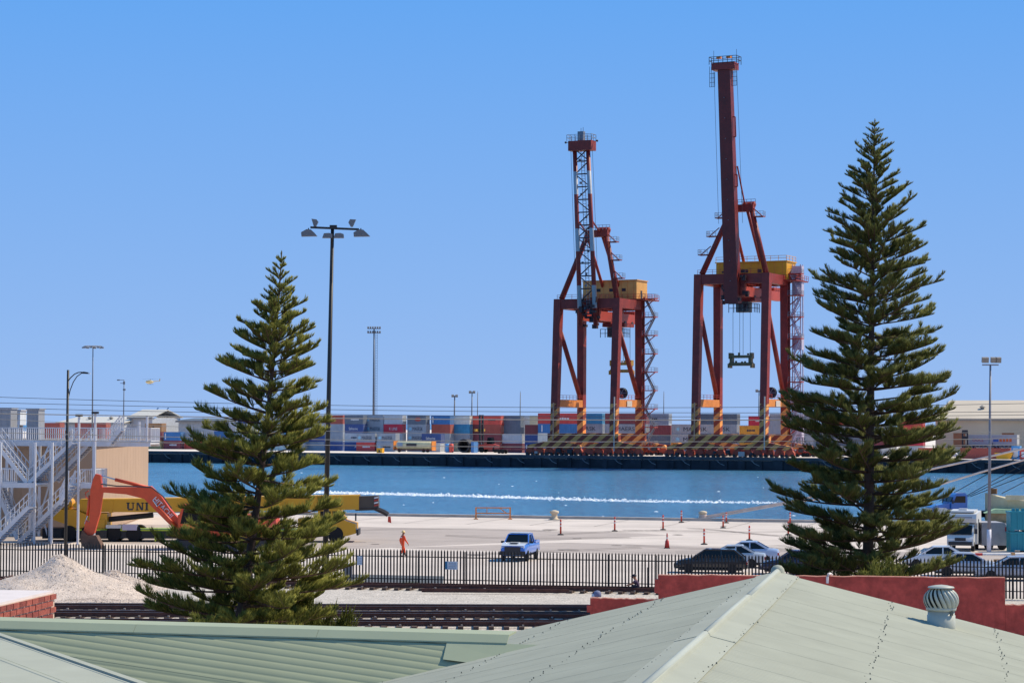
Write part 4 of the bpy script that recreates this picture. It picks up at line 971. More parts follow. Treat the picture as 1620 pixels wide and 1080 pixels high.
# ---- far light masts
def mast(label, px, ytop, v, kind, r=.35):
    u = QU(px, v, 655); base = Q(u, v); D = base.y; top = W(px + .8, ytop, D)
    t = thing('light_mast', label, 'light mast', base); h = top.z - base.z
    MB().tube((0, 0, 0), (top.x - base.x, 0, h), r, r * .5, 8).build('pole', mat('mast grey', '#6a6e76', .6), t, True)
    c_ = Vector((top.x - base.x, 0, h)); hm = MB()
    if kind == 'ring':
        hm.lathe([(2.6, 0), (3.0, .1), (2.6, .2)], 16, c_); hm.beam(c_ - X * 3, c_ + X * 3, .2); hm.beam(c_ - Y * 3, c_ + Y * 3, .2)
        for k in range(8): hm.box(c_ + Vector((3 * math.cos(k * .785), 3 * math.sin(k * .785), -.35)), (.9, .9, .45))
    elif kind == 'grid':
        for z_ in (0, -1.3):
            hm.beam(c_ + Vector((-1.9, 0, z_)), c_ + Vector((1.9, 0, z_)), .15)
            for k in range(6): hm.box(c_ + Vector((-1.75 + k * .7, -.2, z_ + .3)), (.48, .5, .62), Matrix.Rotation(.5, 3, 'X'))
        for k in range(30): hm.beam(c_ + Vector((.5, 0, -2 - k * .75)), c_ + Vector((1.0, 0, -2 - k * .75)), .07)
        for x_ in (.5, 1.0): hm.beam(c_ + Vector((x_, 0, -1.5)), c_ + Vector((x_, 0, -h)), .09)
    elif kind == 'cam':
        hm.beam(c_ - X * 1.8, c_, .16); hm.beam(c_ - X * 1.2 - Z * 1, c_ + X * .3 - Z * 1, .16); hm.box(c_ - X * 1.8, (.8, .5, .35)); hm.box(c_ + X * .1 - Z * 3, (.8, .5, .5)); hm.box(c_ - Z * .9, (.6, .5, .9))
    elif kind == 'pair':
        for s in (-1, 1): hm.box(c_ + X * s * .6, (.8, .6, .7), Matrix.Rotation(.4, 3, 'X'))
        hm.beam(c_ - X, c_ + X, .15)
    else: hm.beam(c_, c_ + Z * .5, .1)
    hm.build('lamp_head', mat('mast grey', '#6a6e76') if kind != 'ring' else M_gal, t)
mast('tall slim mast with a ring of lamps behind the stairs', 146.3, 548, 60, 'ring', .28)
mast('mast with camera arms left of the helicopter', 195.5, 601, 60, 'cam', .25)
mast('tall lattice light mast with a double row of lamps right of the left pine', 591, 520, 62, 'grid', .4)
mast('short twin lamp mast above the containers, leftmost of the three short ones', 718.5, 626, 100, 'pair', .35)
mast('short twin lamp mast above the red block, left one of a close pair', 746, 620, 100, 'pair', .3)
mast('short mast above the red block, right one of a close pair', 755, 621, 120, 'one', .22)
mast('thin plain mast left of the smaller crane', 822.5, 621, 90, 'one', .22)
mast('thin plain mast right of the smaller crane', 1049.5, 621, 90, 'one', .2)
mast('mast with small lamps seen between the legs of the taller crane', 1200, 618, 90, 'pair', .25)
# far dockside cranes on the horizon
for px, lab in ((246, 'tiny pale dock crane on the horizon, left one'), (262, 'tiny pale dock crane on the horizon, right one')):
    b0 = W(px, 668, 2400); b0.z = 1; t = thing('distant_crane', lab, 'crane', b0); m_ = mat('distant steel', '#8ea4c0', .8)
    for x_ in (-4, 4): MB().beam((x_, 0, 0), (x_, 0, 16), 1.2).build('leg', m_, t)
    MB().beam((-9, 0, 15), (7, 0, 15), 1.6).build('girder', m_, t); MB().beam((-3, 0, 15), (3, 0, 23), 1.1).build('boom', m_, t)

# ---- helicopter
hp = W(238, 604, 1500); t = thing('helicopter', 'small pale yellow helicopter flying in the sky at left', 'helicopter', hp, R(175))
M_heli = mat('helicopter cream', '#d9c08a', .5)
MB().lathe([(.05, -3.4), (.7, -2.9), (1.15, -1.6), (1.2, 0), (.8, 1.4), (.35, 2.2)], 14, (0, 0, 0), Matrix.Rotation(R(90), 3, 'Y')).build('fuselage', M_heli, t, True)
for o in t.children: o.scale = (-1, 1, 1.0)
MB().tube((-1.6, 0, .35), (-6.2, 0, .7), .32, .14, 8).build('tail_boom', M_heli, t); MB().prism([(-6.4, .4), (-5.7, .4), (-6.2, 2.2), (-6.8, 2.2)], (0, -.08, 0), X, Z, (0, .16, 0)).build('tail_fin', M_heli, t)
rt = MB().tube((0, 0, 1.1), (0, 0, 1.9), .16).build('rotor_hub', M_dk, t)
for k in range(4): MB().box((2.7 * math.cos(.5 + k * 1.5708), 2.7 * math.sin(.5 + k * 1.5708), 1.9), (5.2, .26, .05), Matrix.Rotation(.5 + k * 1.5708, 3, 'Z')).build('rotor_blade', M_dk, t)
for s in (-1, 1):
    MB().tube((-1.8, s * 1.0, -1.6), (2.2, s * 1.0, -1.6), .08).build('skid', M_dk, t); MB().tube((0, s * .6, -1), (0, s * 1.0, -1.6), .06).build('strut', M_dk, t)
MB().box((2.1, 0, .35), (1.0, 1.3, .8)).build('windscreen', M_glass, t); MB().box((-6.5, .2, 1.5), (.1, .06, 1.8)).build('tail_rotor', M_dk, t)

# ================================================================ TAN SHED AND STEEL STAIRS
M_tanw = mat('tan cladding', '#ac9078', .8, var=.05, vs_=.4)
c0 = W(152, 704, 184); zt_ = c0.z; c1 = W(234.5, 702.5, 222); 
tb = thing('tan_shed', 'tan clad flat roofed shed behind the steel stairs', 'shed', (c0.x, c0.y, 0), math.atan2(c1.y - c0.y, c1.x - c0.x)); TL = math.hypot(c1.x - c0.x, c1.y - c0.y)
MB().span((0, .03, 0), (TL, 14, zt_)).build('wall', M_tanw, tb)
npan = 18
pn = MB().box((0, 0, 0), (TL / npan - .03, .05, zt_ - .5)).mesh('cladding_panel', M_tanw)
for k in range(npan): link('cladding_panel', pn, tb, (TL * (k + .5) / npan, 0, zt_ / 2 - .1))
pn2 = MB().box((0, 0, 0), (.05, 1.17, zt_ - .5)).mesh('cladding_panel', M_tanw)
for k in range(11): link('cladding_panel', pn2, tb, (-.02, .65 + k * 1.2, zt_ / 2 - .1))
MB().span((-.25, -.25, zt_), (TL + .25, 14.2, zt_ + .28)).build('roof_edge', mat('roof edge brown', '#7d6a58', .8), tb)
M_st = mat('stair white steel', '#c9c9cd', .55, var=.08); M_tread = mat('stair tread', '#8f9099', .6, var=.1)
sb = W(30, 857, 172); sb.z = 0
ST = thing('steel_stairs', 'white painted steel stair tower with landings at far left', 'stairs', sb, R(-6))
k20 = F / 172
def sx(px): return (px - 30) / k20            # along local x
zu, zm = 7.75, 4.6
def flight(a, b_, za, zb, y, w=1.7, n_=16):
    for s in (0, w): MB().beam((a, y + s, za), (b_, y + s, zb), .06, .3).build('stringer', M_st, ST)
    tr = MB().box((0, 0, 0), (.3, w - .08, .05)).mesh('tread', M_tread)
    for q in range(n_): p = Vector((a, y + w / 2, za)).lerp(Vector((b_, y + w / 2, zb)), (q + .5) / n_); link('tread', tr, ST, p)
    for s in (0, w):
        r_ = MB(); A, B = Vector((a, y + s, za)), Vector((b_, y + s, zb))
        for h in (1.05, .55): r_.beam(A + Z * h, B + Z * h, .06)
        for q in range(9): p = A.lerp(B, q / 8); r_.beam(p, p + Z * 1.05, .05)
        r_.build('handrail', M_st, ST)
def deck(x0, x1, y0, y1, z, sides):
    d = MB().span((x0, y0, z - .14), (x1, y1, z)).build('landing', M_st, ST)
    e = MB().span((x0, y0 - .06, z - .32), (x1, y0 - .003, z + .05)); e.span((x0, y1 + .003, z - .32), (x1, y1 + .06, z + .05)); e.build('edge_beam', M_st, d)
    for p, q in sides:
        r_ = MB(); p, q = Vector((*p, z)), Vector((*q, z)); n_ = max(2, int((q - p).length / .16))
        for h in (1.1, .1): r_.beam(p + Z * h, q + Z * h, .06)
        for i in range(n_ + 1): a = p.lerp(q, i / n_); r_.beam(a + Z * .1, a + Z * 1.1, .055 if i % 8 == 0 else .03)
        r_.build('balustrade', M_st, d)
deck(sx(-30), sx(222), 3.4, 6.0, zu, [((sx(-30), 3.4), (sx(104), 3.4)), ((sx(124), 3.4), (sx(150), 3.4)), ((sx(178), 3.4), (sx(222), 3.4)), ((sx(-30), 6.0), (sx(222), 6.0)), ((sx(222), 3.4), (sx(222), 6.0))])
deck(sx(-30), sx(56), -.4, 3.2, zm, [((sx(-30), -.4), (sx(28), -.4)), ((sx(-30), 3.2), (sx(56), 3.2))])
deck(sx(126), sx(152), -.4, 3.2, zm, [((sx(126), 3.2), (sx(152), 3.2)), ((sx(131), -.4), (sx(152), -.4)), ((sx(152), -.4), (sx(152), 3.2))])
flight(sx(35), sx(105), zm, zu, 1.4, 1.8, 18); flight(sx(58), sx(122), zm, zu, 3.6, 1.6, 16); flight(sx(30), sx(126), .1, zm, -.2, 1.8, 24); flight(sx(2), sx(60), .1, 2.9, -2.3, 1.7, 15)
flight(sx(32), sx(-22), zm, zu, 1.4, 1.7, 16); flight(sx(12), sx(-28), .2, zm, 2.2, 1.6, 20); flight(sx(158), sx(178), zu - .2, zu + 1.0, 2.3, .9, 6); flight(sx(110), sx(124), 3.1, zm, -2.3, 1.7, 6)
for px, y, z0, z1 in ((58, -.5, 0, zu), (86, -.5, 0, zu), (29, 3.3, 0, zu), (129, -.6, 0, zu + 2.0), (155, -.6, 0, zu + 2.2), (58, 3.3, 0, zu), (129, 3.3, 0, zu), (2, -.5, 0, zu), (204, 3.2, zu, zu + 1.6), (217, 3.2, zu, zu + 2.1)):
    MB().beam((sx(px), y, z0), (sx(px), y, z1), .15, .15).build('column', M_st, ST)
for a, b_ in (((29, 3.3, zm), (58, 3.3, zu)), ((58, 3.3, zm), (29, 3.3, zu)), ((29, 3.3, 0), (58, 3.3, zm)), ((58, 3.3, 0), (29, 3.3, zm))):
    MB().beam((sx(a[0]), a[1], a[2]), (sx(b_[0]), b_[1], b_[2]), .12, .12).build('cross_brace', M_st, ST)
for px, zz in ((129, zu + 2.0), (155, zu + 2.2)): MB().box((sx(px), -.6, zz + .08), (.5, .3, .18)).build('lamp', M_dk, ST)
# site cabins on the platform side
M_cab = mat('cabin grey', '#8d9098', .6, var=.06)
def cabin(x0, x1, y0, y1, D, label, m_, win=False):
    a, b_ = W(x0, y1, D), W(x1, y0, D); t = thing('site_cabin', label, 'cabin', Vector(((a.x + b_.x) / 2, D, 0)))
    w = b_.x - a.x
    MB().span((-w / 2, 0, a.z), (w / 2, 2.4, b_.z)).build('wall', m_, t); MB().span((-w / 2 - .08, -.08, b_.z), (w / 2 + .08, 2.48, b_.z + .12)).build('roof', mat('cabin roof', '#a9abb2', .6), t)
    nr = max(3, int(w / .45)); rb = MB().box((0, 0, 0), (.06, .03, b_.z - a.z - .1)).mesh('rib', m_)
    for k in range(nr): link('rib', rb, t, (-w / 2 + w * (k + .5) / nr, -.01, (a.z + b_.z) / 2))
    MB().span((-w / 2 + .2, .1, 0), (-w / 2 + .4, .3, a.z)).build('support', M_st, t); MB().span((w / 2 - .4, .1, 0), (w / 2 - .2, .3, a.z)).build('support', M_st, t)
    MB().span((-w / 2 + .2, 2.0, 0), (-w / 2 + .4, 2.2, a.z)).build('support', M_st, t); MB().span((w / 2 - .4, 2.0, 0), (w / 2 - .2, 2.2, a.z)).build('support', M_st, t)
    if win: f_ = MB().box((0, -.03, (a.z + b_.z) / 2 + .2), (w * .5, .06, .9)).build('window', mat('white frame', '#d5d8dc'), t); MB().box((0, -.065, (a.z + b_.z) / 2 + .2), (w * .42, .02, .75)).build('pane', M_glass, f_)
cabin(-25, 17, 647, 697, 181, 'grey ribbed site cabin at the left edge above the stairs', M_cab)
cabin(42, 61, 648, 697, 181, 'grey narrow site cabin left of the street lamp', M_cab)
cabin(18, 32, 650, 672, 190, 'small white cabin with a window between the grey cabins', mat('cabin white', '#cfd3d8', .5), True)

# ================================================================ LAMP POSTS
M_blk = mat('black post', '#17171b', .5, var=.15); M_lampm = mat('lamp housing', '#6b6c70', .45, metal=.3)
# tall black floodlight post by the left pine
b0 = G(513.5, 922); b0.z = 0; D = b0.y; tp = W(526, 362, D); ln = tp - b0
t = thing('floodlight_post', 'tall black floodlight post with six lamps behind the left pine', 'lamp post', b0)
MB().tube((0, 0, 0), ln * .999, .17, .1, 14).build('pole', M_blk, t, True); MB().lathe([(.3, 0), (.3, .06), (.19, .08), (.18, .4)], 14).build('base', M_blk, t)
km = D / F
MB().beam(ln + X * (-35 * km) + Z * .08, ln + X * (42 * km) - Z * .03, .12, .12).build('crossarm', M_blk, t); MB().box(ln + X * .05 + Z * .1, (.42, .3, .22)).build('arm_clamp', M_blk, t)
for s, x_ in ((-1, -38), (1, 45)):
    c_ = ln + X * x_ * km - Z * .38
    MB().prism([(-.52 * s, -.06), (.4 * s, -.08), (.42 * s, .16), (.1 * s, .34), (-.15 * s, .32), (-.35 * s, .14)] if s < 0 else [(-.4, -.08), (.55, -.06), (.35, .14), (.15, .32), (-.1, .34), (-.42, .16)], c_ - Y * .2, X * (1 if s > 0 else 1), Z, (0, .4, 0)).build('floodlight', M_lampm, t)
    MB().beam(c_ + Z * .25, c_ + Z * .42, .06).build('bracket', M_blk, t)
    u_ = ln + X * (x_ * .68 + (-2 if s < 0 else 0)) * km + Z * .12
    MB().prism([(-.06, 0), (.06, 0), (.2 * 1, .28), (.1, .42), (-.2, .46)] if s < 0 else [(-.06, 0), (.06, 0), (.24, .42), (-.1, .44), (-.2, .24)], u_ - Y * .12, X, Z, (0, .24, 0)).build('uplight', M_lampm, t)
for dx in (-.28, .38): MB().prism([(-.3, -.13), (.3, -.13), (.28, .1), (.1, .16), (-.2, .14)], ln + Vector((dx, -.25, -.42)), X, Z, (0, .35, 0)).build('floodlight', M_lampm, t)
# left street lamp with a curved arm
b0 = G(103, 909); b0.z = 0; D = b0.y; tp = W(107.8, 585, D); ln = tp - b0; km = D / F
t = thing('street_lamp', 'black street lamp with a curved arm behind the gravel heap', 'street lamp', b0)
MB().tube((0, 0, 0), ln, .105, .075, 12).build('pole', M_blk, t, True); MB().lathe([(.2, 0), (.2, .05), (.12, .07), (.11, .6)], 12).build('base', M_blk, t)
def lp(px, py): p = W(px, py, D); return p - b0
for pts, r_ in (([(108, 602), (112, 597), (118, 591.5), (124, 589), (130, 588.5)], .035), ([(108, 630), (111, 617), (116, 604), (122, 595), (130, 589.5)], .03)): MB().path([lp(*p) for p in pts], r_, 6).build('arm', M_blk, t)
MB().prism([(-.05, -.03), (.4, -.05), (.36, .05), (.1, .09), (-.05, .05)], lp(130, 590) - Y * .12, X, Z, (0, .24, 0)).build('lamp_head', M_blk, t); MB().box(lp(141.5, 590.6), (.14, .16, .06)).build('lens', mat('lens', '#d8dde4', .2), t)
# right twin floodlight pole
b0 = G(1564.5, 873); b0.z = 0; D = b0.y; tp = W(1566.8, 577, D); ln = tp - b0; km = D / F
t = thing('floodlight_post', 'grey floodlight post with white painted foot at right', 'lamp post', b0)
z_ = 36 * km; MB().tube((0, 0, 0), ln * (z_ / ln.z), .17, .165, 14).build('painted_foot', mat('white paint', '#cfcdd6', .6), t, True); MB().tube(ln * (z_ / ln.z), ln, .13, .07, 12).build('pole', mat('post grey', '#7b7a82', .5), t, True)
MB().beam(ln - X * .6, ln + X * .6, .12, .1).build('crossarm', M_gal, t)
for x_ in (-.4, .22, .55): f_ = MB().box(ln + Vector((x_, -.1, .36)), (.48 if x_ < 0 else .42, .3, .38), Matrix.Rotation(.25, 3, 'X')).build('floodlight', mat('flood bronze', '#8a8278', .5), t)

# ================================================================ YARD FURNITURE
M_bol = mat('bollard orange', '#cf3f28', .55, var=.1); M_rub = mat('rubber base', '#2a2a2c', .8); M_refl = mat('reflective band', '#d9d9d9', .4)
def bollard(px, yb, yt, where):
    b0 = G(px, yb); h = (yb - yt) * b0.y / F
    t = thing('bollard_post', f'orange warning post {where}', 'warning post', b0, 0, 'orange warning posts in the yard')
    MB().lathe([(.27, 0), (.27, .05), (.2, .09), (.1, .12)], 12).build('base', M_rub, t); MB().lathe([(.075, .1), (.07, h - .1), (.06, h - .02), (.02, h)], 10).build('post', M_bol, t, True)
    for z_ in (.55, .75): MB().lathe([(.081, h * z_), (.081, h * z_ + .1)], 10).build('band', M_refl, t)
for a in ((887, 846, 821, 'nearest the pickup, right of its tail'), (972.5, 840, 817, 'second from the pickup'), (1049, 838, 814, 'left of the striped cone'), (1114, 861, 836, 'nearest the fence, right of the striped cone'),
          (1185.5, 854.5, 831, 'left of the lowest branches of the right pine'), (1078, 826, 807, 'at the water edge left of the mooring bollard'), (1144, 835, 815, 'just right of the mooring bollard, nearer one'), (1149, 827, 810, 'just right of the mooring bollard, at the water edge'),
          (1250, 829, 810, 'at the water edge behind the right pine'), (1247, 846, 824, 'among the left branches of the right pine'), (1327, 846, 823, 'behind the right pine trunk')): bollard(*a)
b0 = G(1055.3, 867); t = thing('traffic_cone', 'tall orange traffic cone with a collar in the yard', 'traffic cone', b0); h = 24.5 * b0.y / F
MB().box((0, 0, .03), (.42, .42, .06)).build('base', M_rub, t); MB().lathe([(.19, .06), (.13, h * .5), (.06, h * .55), (.05, h * .9), (.02, h)], 12).build('cone', mat('cone red', '#b8302a', .6), t, True)
MB().lathe([(.158, h * .28), (.135, h * .42)], 12, (0, 0, .0)).build('band', M_refl, t); MB().lathe([(.062, h * .62), (.06, h * .72)], 12).build('band', M_refl, t)
b0 = G(780, 821); sc_ = b0.y / F; t = thing('orange_gate', 'orange steel barrier gate at the water edge', 'gate', b0); w = 54 * sc_; h = 19 * sc_
for x_ in (-w / 2, w / 2): MB().beam((x_, 0, 0), (x_, 0, h), .14).build('post', M_or, t)
for x_ in (-w / 2, w / 2): MB().box((x_, 0, .04), (.4, .6, .08)).build('foot', M_or, t)
for z_ in (.5, .95): MB().beam((-w / 2, 0, h * z_), (w / 2, 0, h * z_), .1).build('rail', M_or, t)
MB().beam((w * .18, 0, h * .95), (w * .4, 0, h * .5), .08).build('brace', M_or, t); MB().beam((-w * .18, 0, h * .5), (-w * .18, 0, h * .95), .07).build('brace', M_or, t)
# mooring bollard and lines
b0 = G(1112, 823); t = thing('mooring_bollard', 'pale mooring bollard wrapped with rope on the near quay edge', 'bollard', b0)
MB().lathe([(.5, 0), (.45, .1), (.28, .2), (.26, .55), (.42, .7), (.4, .85), (.1, .95)], 16).build('body', mat('bollard cream', '#cbb79a', .8), t, True)
t2_ = thing('mooring_bollard', 'white mooring bollard on the near quay edge above the pickup', 'bollard', G(877, 822)); MB().lathe([(.5, 0), (.45, .1), (.3, .2), (.28, .55), (.45, .7), (.42, .85), (.1, .95)], 16).build('body', mat('bollard cream', '#cbb79a'), t2_, True); MB().lathe([(.6, 0), (.6, .05), (.5, .06)], 16).build('base', M_dark, t2_)
wr = MB()
for k in range(4): wr.path([(.36 * math.cos(a * .45), .36 * math.sin(a * .45), .25 + .09 * k) for a in range(15)], .06, 5)
wr.build('rope_coil', M_rope, t)
def rope(label, pts, r_, name='mooring_line', cat='rope', m=M_rope):
    P_ = [W(*p) for p in pts]; q = []
    for a, b_ in zip(P_, P_[1:]):
        for k in range(6): q.append(a.lerp(b_, k / 6))
    q.append(P_[-1]); tag(MB().path(q, r_, 6).build(name, m), label, cat)
Db = b0.y
rope('pale mooring rope rising from the bollard to the upper right', [(1113, 817, Db), (1180, 805, Db - 2), (1257, 791.5, Db - 4), (1360, 768, Db - 6), (1455, 745.5, Db - 8), (1565, 722, Db - 10), (1700, 690, Db - 12)], .11)
rope('second mooring rope beside the first, lower at the bollard', [(1113, 819.5, Db - .3), (1180, 808, Db - 2.3), (1255, 794, Db - 4.3), (1400, 776, Db - 9), (1482, 767.5, Db - 12), (1550, 747, Db - 14), (1620, 727, Db - 16), (1720, 700, Db - 18)], .10)
for k, (x0, y0, x1, y1) in enumerate(((1486, 792, 1640, 706), (1500, 800, 1640, 722), (1520, 790, 1640, 733), (1535, 785, 1640, 745), (1585, 780, 1640, 752))):
    rope(f'thin dark rigging wire at right, {["uppermost", "second from top", "third from top", "fourth from top", "lowest and shortest"][k]}', [(x0, y0, 213), (x1, y1, 209)], .035, 'rigging_wire', 'wire', M_blk)
# overhead wires along the railway
M_wire = mat('wire dark', '#3a4250', .6, var=.05); M_wire2 = mat('wire pale', '#9a948c', .6, var=.05)
names = ['topmost', 'second from top', 'third from top', 'fourth from top, the thick pale one', 'third from bottom', 'second from bottom', 'lowest']
for k, (yl, ym, yr, r_, m_) in enumerate(((628, 644, 638, .014, M_wire), (637, 651, 651, .014, M_wire), (645, 658, 656, .014, M_wire), (654, 663.5, 662, .026, M_wire2), (663, 687, 682, .012, M_wire2), (684, 698, 693, .018, M_wire2), (694, 706.5, 703, .017, M_wire2))):
    A, B, C_ = W(0, yl, 117), W(810, ym, 117), W(1620, yr, 117); pts = []
    for i in range(41):
        s = -1.6 + 3.2 * i / 40; x_ = s * B.x if False else A.x * (-s) if s < 0 else C_.x * s
        z_ = B.z + (C_.z - A.z) / 2 * s + ((A.z + C_.z) / 2 - B.z) * s * s
        pts.append((x_, 117, z_))
    tag(MB().path(pts, r_, 5).build('overhead_wire', m_), f'overhead wire across the whole view, {names[k]}', 'wire')

# ================================================================ VEHICLES (local x forward, y left, z up)
def paint(name, c): return mat('paint ' + name, c, .3, var=.03, spec=.5, coat=.6)
def loft(secs):
    """secs: (x, [(y,z),...] half outline from bottom to top); mirrored and lofted"""
    mb = MB(); n_ = len(secs[0][1]) * 2
    for x_, pr_ in secs:
        for y, z in pr_: mb.v.append((x_, -y, z))
        for y, z in reversed(pr_): mb.v.append((x_, y, z))
    for i in range(len(secs) - 1):
        for j in range(n_): mb.f.append((i * n_ + j, i * n_ + (j + 1) % n_, (i + 1) * n_ + (j + 1) % n_, (i + 1) * n_ + j))
    mb.f.append(tuple(range(n_))[::-1]); mb.f.append(tuple((len(secs) - 1) * n_ + j for j in range(n_)))
    return mb
def car(label, loc, rz, c, kind='sedan', name='parked_car'):
    t = thing(name, label, 'car' if kind != 'pickup' else 'pickup truck', loc, rz, 'cars parked behind the fence' if name == 'parked_car' else None)
    pm = paint(*c)
    hw, bz = (.89, .28) if kind != 'pickup' else (.91, .42)
    belt = .95 if kind != 'pickup' else 1.15; top = 1.46 if kind != 'pickup' else 1.8
    def sec(x_, w, zt__, b=bz): return (x_, [(w * .8, b), (w, b + .12), (w * 1.0, b + .35), (w * .985, zt__ - .12), (w * .9, zt__)])
    if kind == 'pickup':
        S_ = [sec(2.52, hw * .82, .92), sec(2.42, hw * .93, 1.08), sec(1.9, hw * .97, 1.16), sec(1.2, hw, 1.2), sec(-.9, hw, 1.16), sec(-1.0, hw, 1.14), sec(-2.4, hw, 1.12), sec(-2.5, hw * .97, 1.08)]
        gh = [(1.25, .84, 1.16), (.55, .70, 1.74), (-.55, .70, 1.78), (-1.0, .80, 1.18)]; ax = (1.6, -1.45); wr = .38
    else:
        S_ = [sec(2.28, hw * .78, .62), sec(2.15, hw * .92, .72), sec(1.6, hw * .98, .86), sec(.95, hw, .95), sec(-1.3, hw, .98), sec(-1.75, hw * .98, .98), sec(-2.2, hw * .92, .92), sec(-2.3, hw * .8, .75)]
        gh = [(1.05, .80, .95), (.25, .64, 1.40), (-.75, .64, 1.42), (-1.55, .76, .97)] if kind == 'sedan' else [(1.15, .80, .93), (.35, .66, 1.46), (-1.5, .66, 1.44), (-2.1, .78, .97)]; ax = (1.35, -1.35); wr = .32
    body = loft(S_).build('body', pm, t, True); bv = body.modifiers.new('round', 'BEVEL'); bv.width = .07; bv.segments = 3; bv.limit_method = 'ANGLE'; bv.angle_limit = R(18)
    MB().span((-2.0, -hw * .82, bz - .1), (2.0, hw * .82, bz + .15)).build('underbody', M_rub, t)
    gl = MB(); (x0, w0, z0), (x1, w1, z1), (x2, w2, z2), (x3, w3, z3) = gh
    gl.add([(x0, -w0, z0), (x0, w0, z0), (x1, w1, z1), (x1, -w1, z1), (x2, w2, z2), (x2, -w2, z2), (x3, w3, z3), (x3, -w3, z3)],
           [(0, 1, 2, 3), (3, 2, 4, 5), (5, 4, 6, 7), (1, 6, 4, 2), (0, 3, 5, 7), (0, 7, 6, 1)]); gl.build('glasshouse', M_glass, t)
    MB().add([(x1 + .06, -w1, z1 + .005), (x1 + .06, w1, z1 + .005), (x1, w1 * .9, z1 + .05), (x1, -w1 * .9, z1 + .05), (x2, w2 * .9, z2 + .05), (x2, -w2 * .9, z2 + .05), (x2 - .08, w2, z2 + .0), (x2 - .08, -w2, z2 + .0)],
             [(0, 1, 2, 3), (3, 2, 4, 5), (5, 4, 6, 7), (1, 6, 4, 2), (0, 3, 5, 7), (0, 7, 6, 1)]).build('roof', pm, t)
    for s in (-1, 1):
        pl = MB(); pl.beam((x0, s * w0, z0), (x1, s * w1, z1), .07); pl.beam((x3, s * w3, z3), (x2, s * w2, z2), .1); xm = (x1 + x2) / 2 - .1; pl.beam((xm, s * (w0 + .01), z0), (xm, s * (w1 + .01), z1), .08); pl.beam((x1, s * w1, z1), (x2, s * w2, z2), .06); pl.build('pillar', pm, t)
        MB().box((x0 - .25, s * (hw + .1), z0 + .1), (.12, .2, .15)).build('mirror', pm if kind != 'pickup' else M_dk, t)
        fx = S_[1][0]; MB().box((fx - .02, s * hw * .68, S_[1][1][4][1] - .12), (.16, .38, .15)).build('headlight', mat('headlight', '#c8d0d8', .1, spec=.8), t)
        bx = S_[-1][0]; MB().box((bx + .06, s * hw * .72, S_[-1][1][4][1] - .1), (.14, .34, .16)).build('tail_light', mat('tail light', '#a01818', .3), t)
        for a_ in ax: wheel(t, (a_, s * (hw - .1), wr), wr, .22)
    if kind == 'pickup':
        MB().box((2.5, 0, .86), (.1, 1.1, .3)).build('grille', M_dk, t); MB().box((2.5, 0, .58), (.16, 1.75, .26)).build('bumper', mat('bumper dark', '#23262c', .5), t)
        MB().prism([(-.3, 0), (.25, 0), (.2, .07), (-.25, .1)], (1.75, -.32, 1.19), X, Z, (0, .64, 0)).build('bonnet_scoop', paint('ute painted glare', '#c9cdd2'), t); MB().box((2.02, 0, 1.235), (.06, .5, .06)).build('scoop_intake', M_dk, t)
        M_utglare = paint('ute painted glare', '#c9cdd2'); MB().add([(2.45, -.78, 1.075), (2.45, .78, 1.075), (1.28, .86, 1.255), (1.28, -.86, 1.255), (1.9, -.85, 1.205), (1.9, .85, 1.205)], [(0, 1, 5, 4), (4, 5, 2, 3)]).build('bonnet', M_utglare, t)  # white bonnet and roof sheets: glare painted over the blue body
        MB().span((-.6, -.66, 1.835), (.55, .66, 1.85)).build('roof_panel', M_utglare, t)
        MB().span((-2.42, -.78, 1.09), (-1.08, .78, 1.145)).build('tray_floor', M_dk, t)
        for s in (-1, 1): MB().span((-2.45, s * .84 - .05, 1.1), (-1.05, s * .84 + .05, 1.26)).build('tray_side', pm, t)
        MB().span((-2.52, -.86, .75), (-2.44, .86, 1.26)).build('tailgate', pm, t)
    else:
        MB().box((S_[0][0] + .0, 0, .5), (.08, 1.0, .16)).build('grille', M_dk, t)
        MB().box((S_[-1][0] - .01, 0, .62), (.04, .5, .12)).build('number_plate', M_refl, t)
    for s, x_ in ((1, S_[0][0]), (-1, S_[-1][0])): MB().box((x_ - s * .08, 0, bz + .16), (.2, hw * 1.6, .2)).build('skirt', mat('bumper dark', '#23262c', .5), t)
    return t
b0 = G(817, 888); car('blue pickup truck, bonnet and roof glare painted white, facing the camera in the yard', b0 + Vector((.25, 2.3, 0)), R(-102), ('ute blue', '#3a6fc4'), 'pickup', 'pickup_truck')
# sky glare on its bonnet and roof is painted as white panels; cars in the row behind the fence
car('black hatchback parked sideways behind the fence, left end of the car row', G(1128, 907.5) + Vector((0, 1.4, 0)), R(172), ('black', '#14161c'), 'hatch')
car('silver sedan parked behind the black hatchback', G(1160, 899) + Vector((0, 1.6, 0)), R(172), ('silver', '#b4bac2'), 'sedan')
car('pale blue sedan parked farthest back in the left car row', G(1183, 892) + Vector((0, 1.7, 0)), R(171), ('pale blue', '#9fb0cc'), 'sedan')
car('navy hatchback parked behind the ridge end of the roof', G(1265, 910) + Vector((0, 1.4, 0)), R(172), ('navy', '#1d2240'), 'hatch')
car('white car mostly hidden by the right pine and striped barrier', G(1497, 903) + Vector((0, 3.0, 0)), R(170), ('white', '#c8ccd2'), 'sedan')
car('silver white sedan behind the fence right of the right pine', G(1545, 915) + Vector((0, 2.6, 0)), R(-5), ('silver two', '#a9b2c2'), 'sedan')
car('silver grey sedan cut by the right edge of the picture', G(1618, 922) + Vector((0, 2.6, 0)), R(172), ('silver three', '#9aa0ae'), 'sedan')

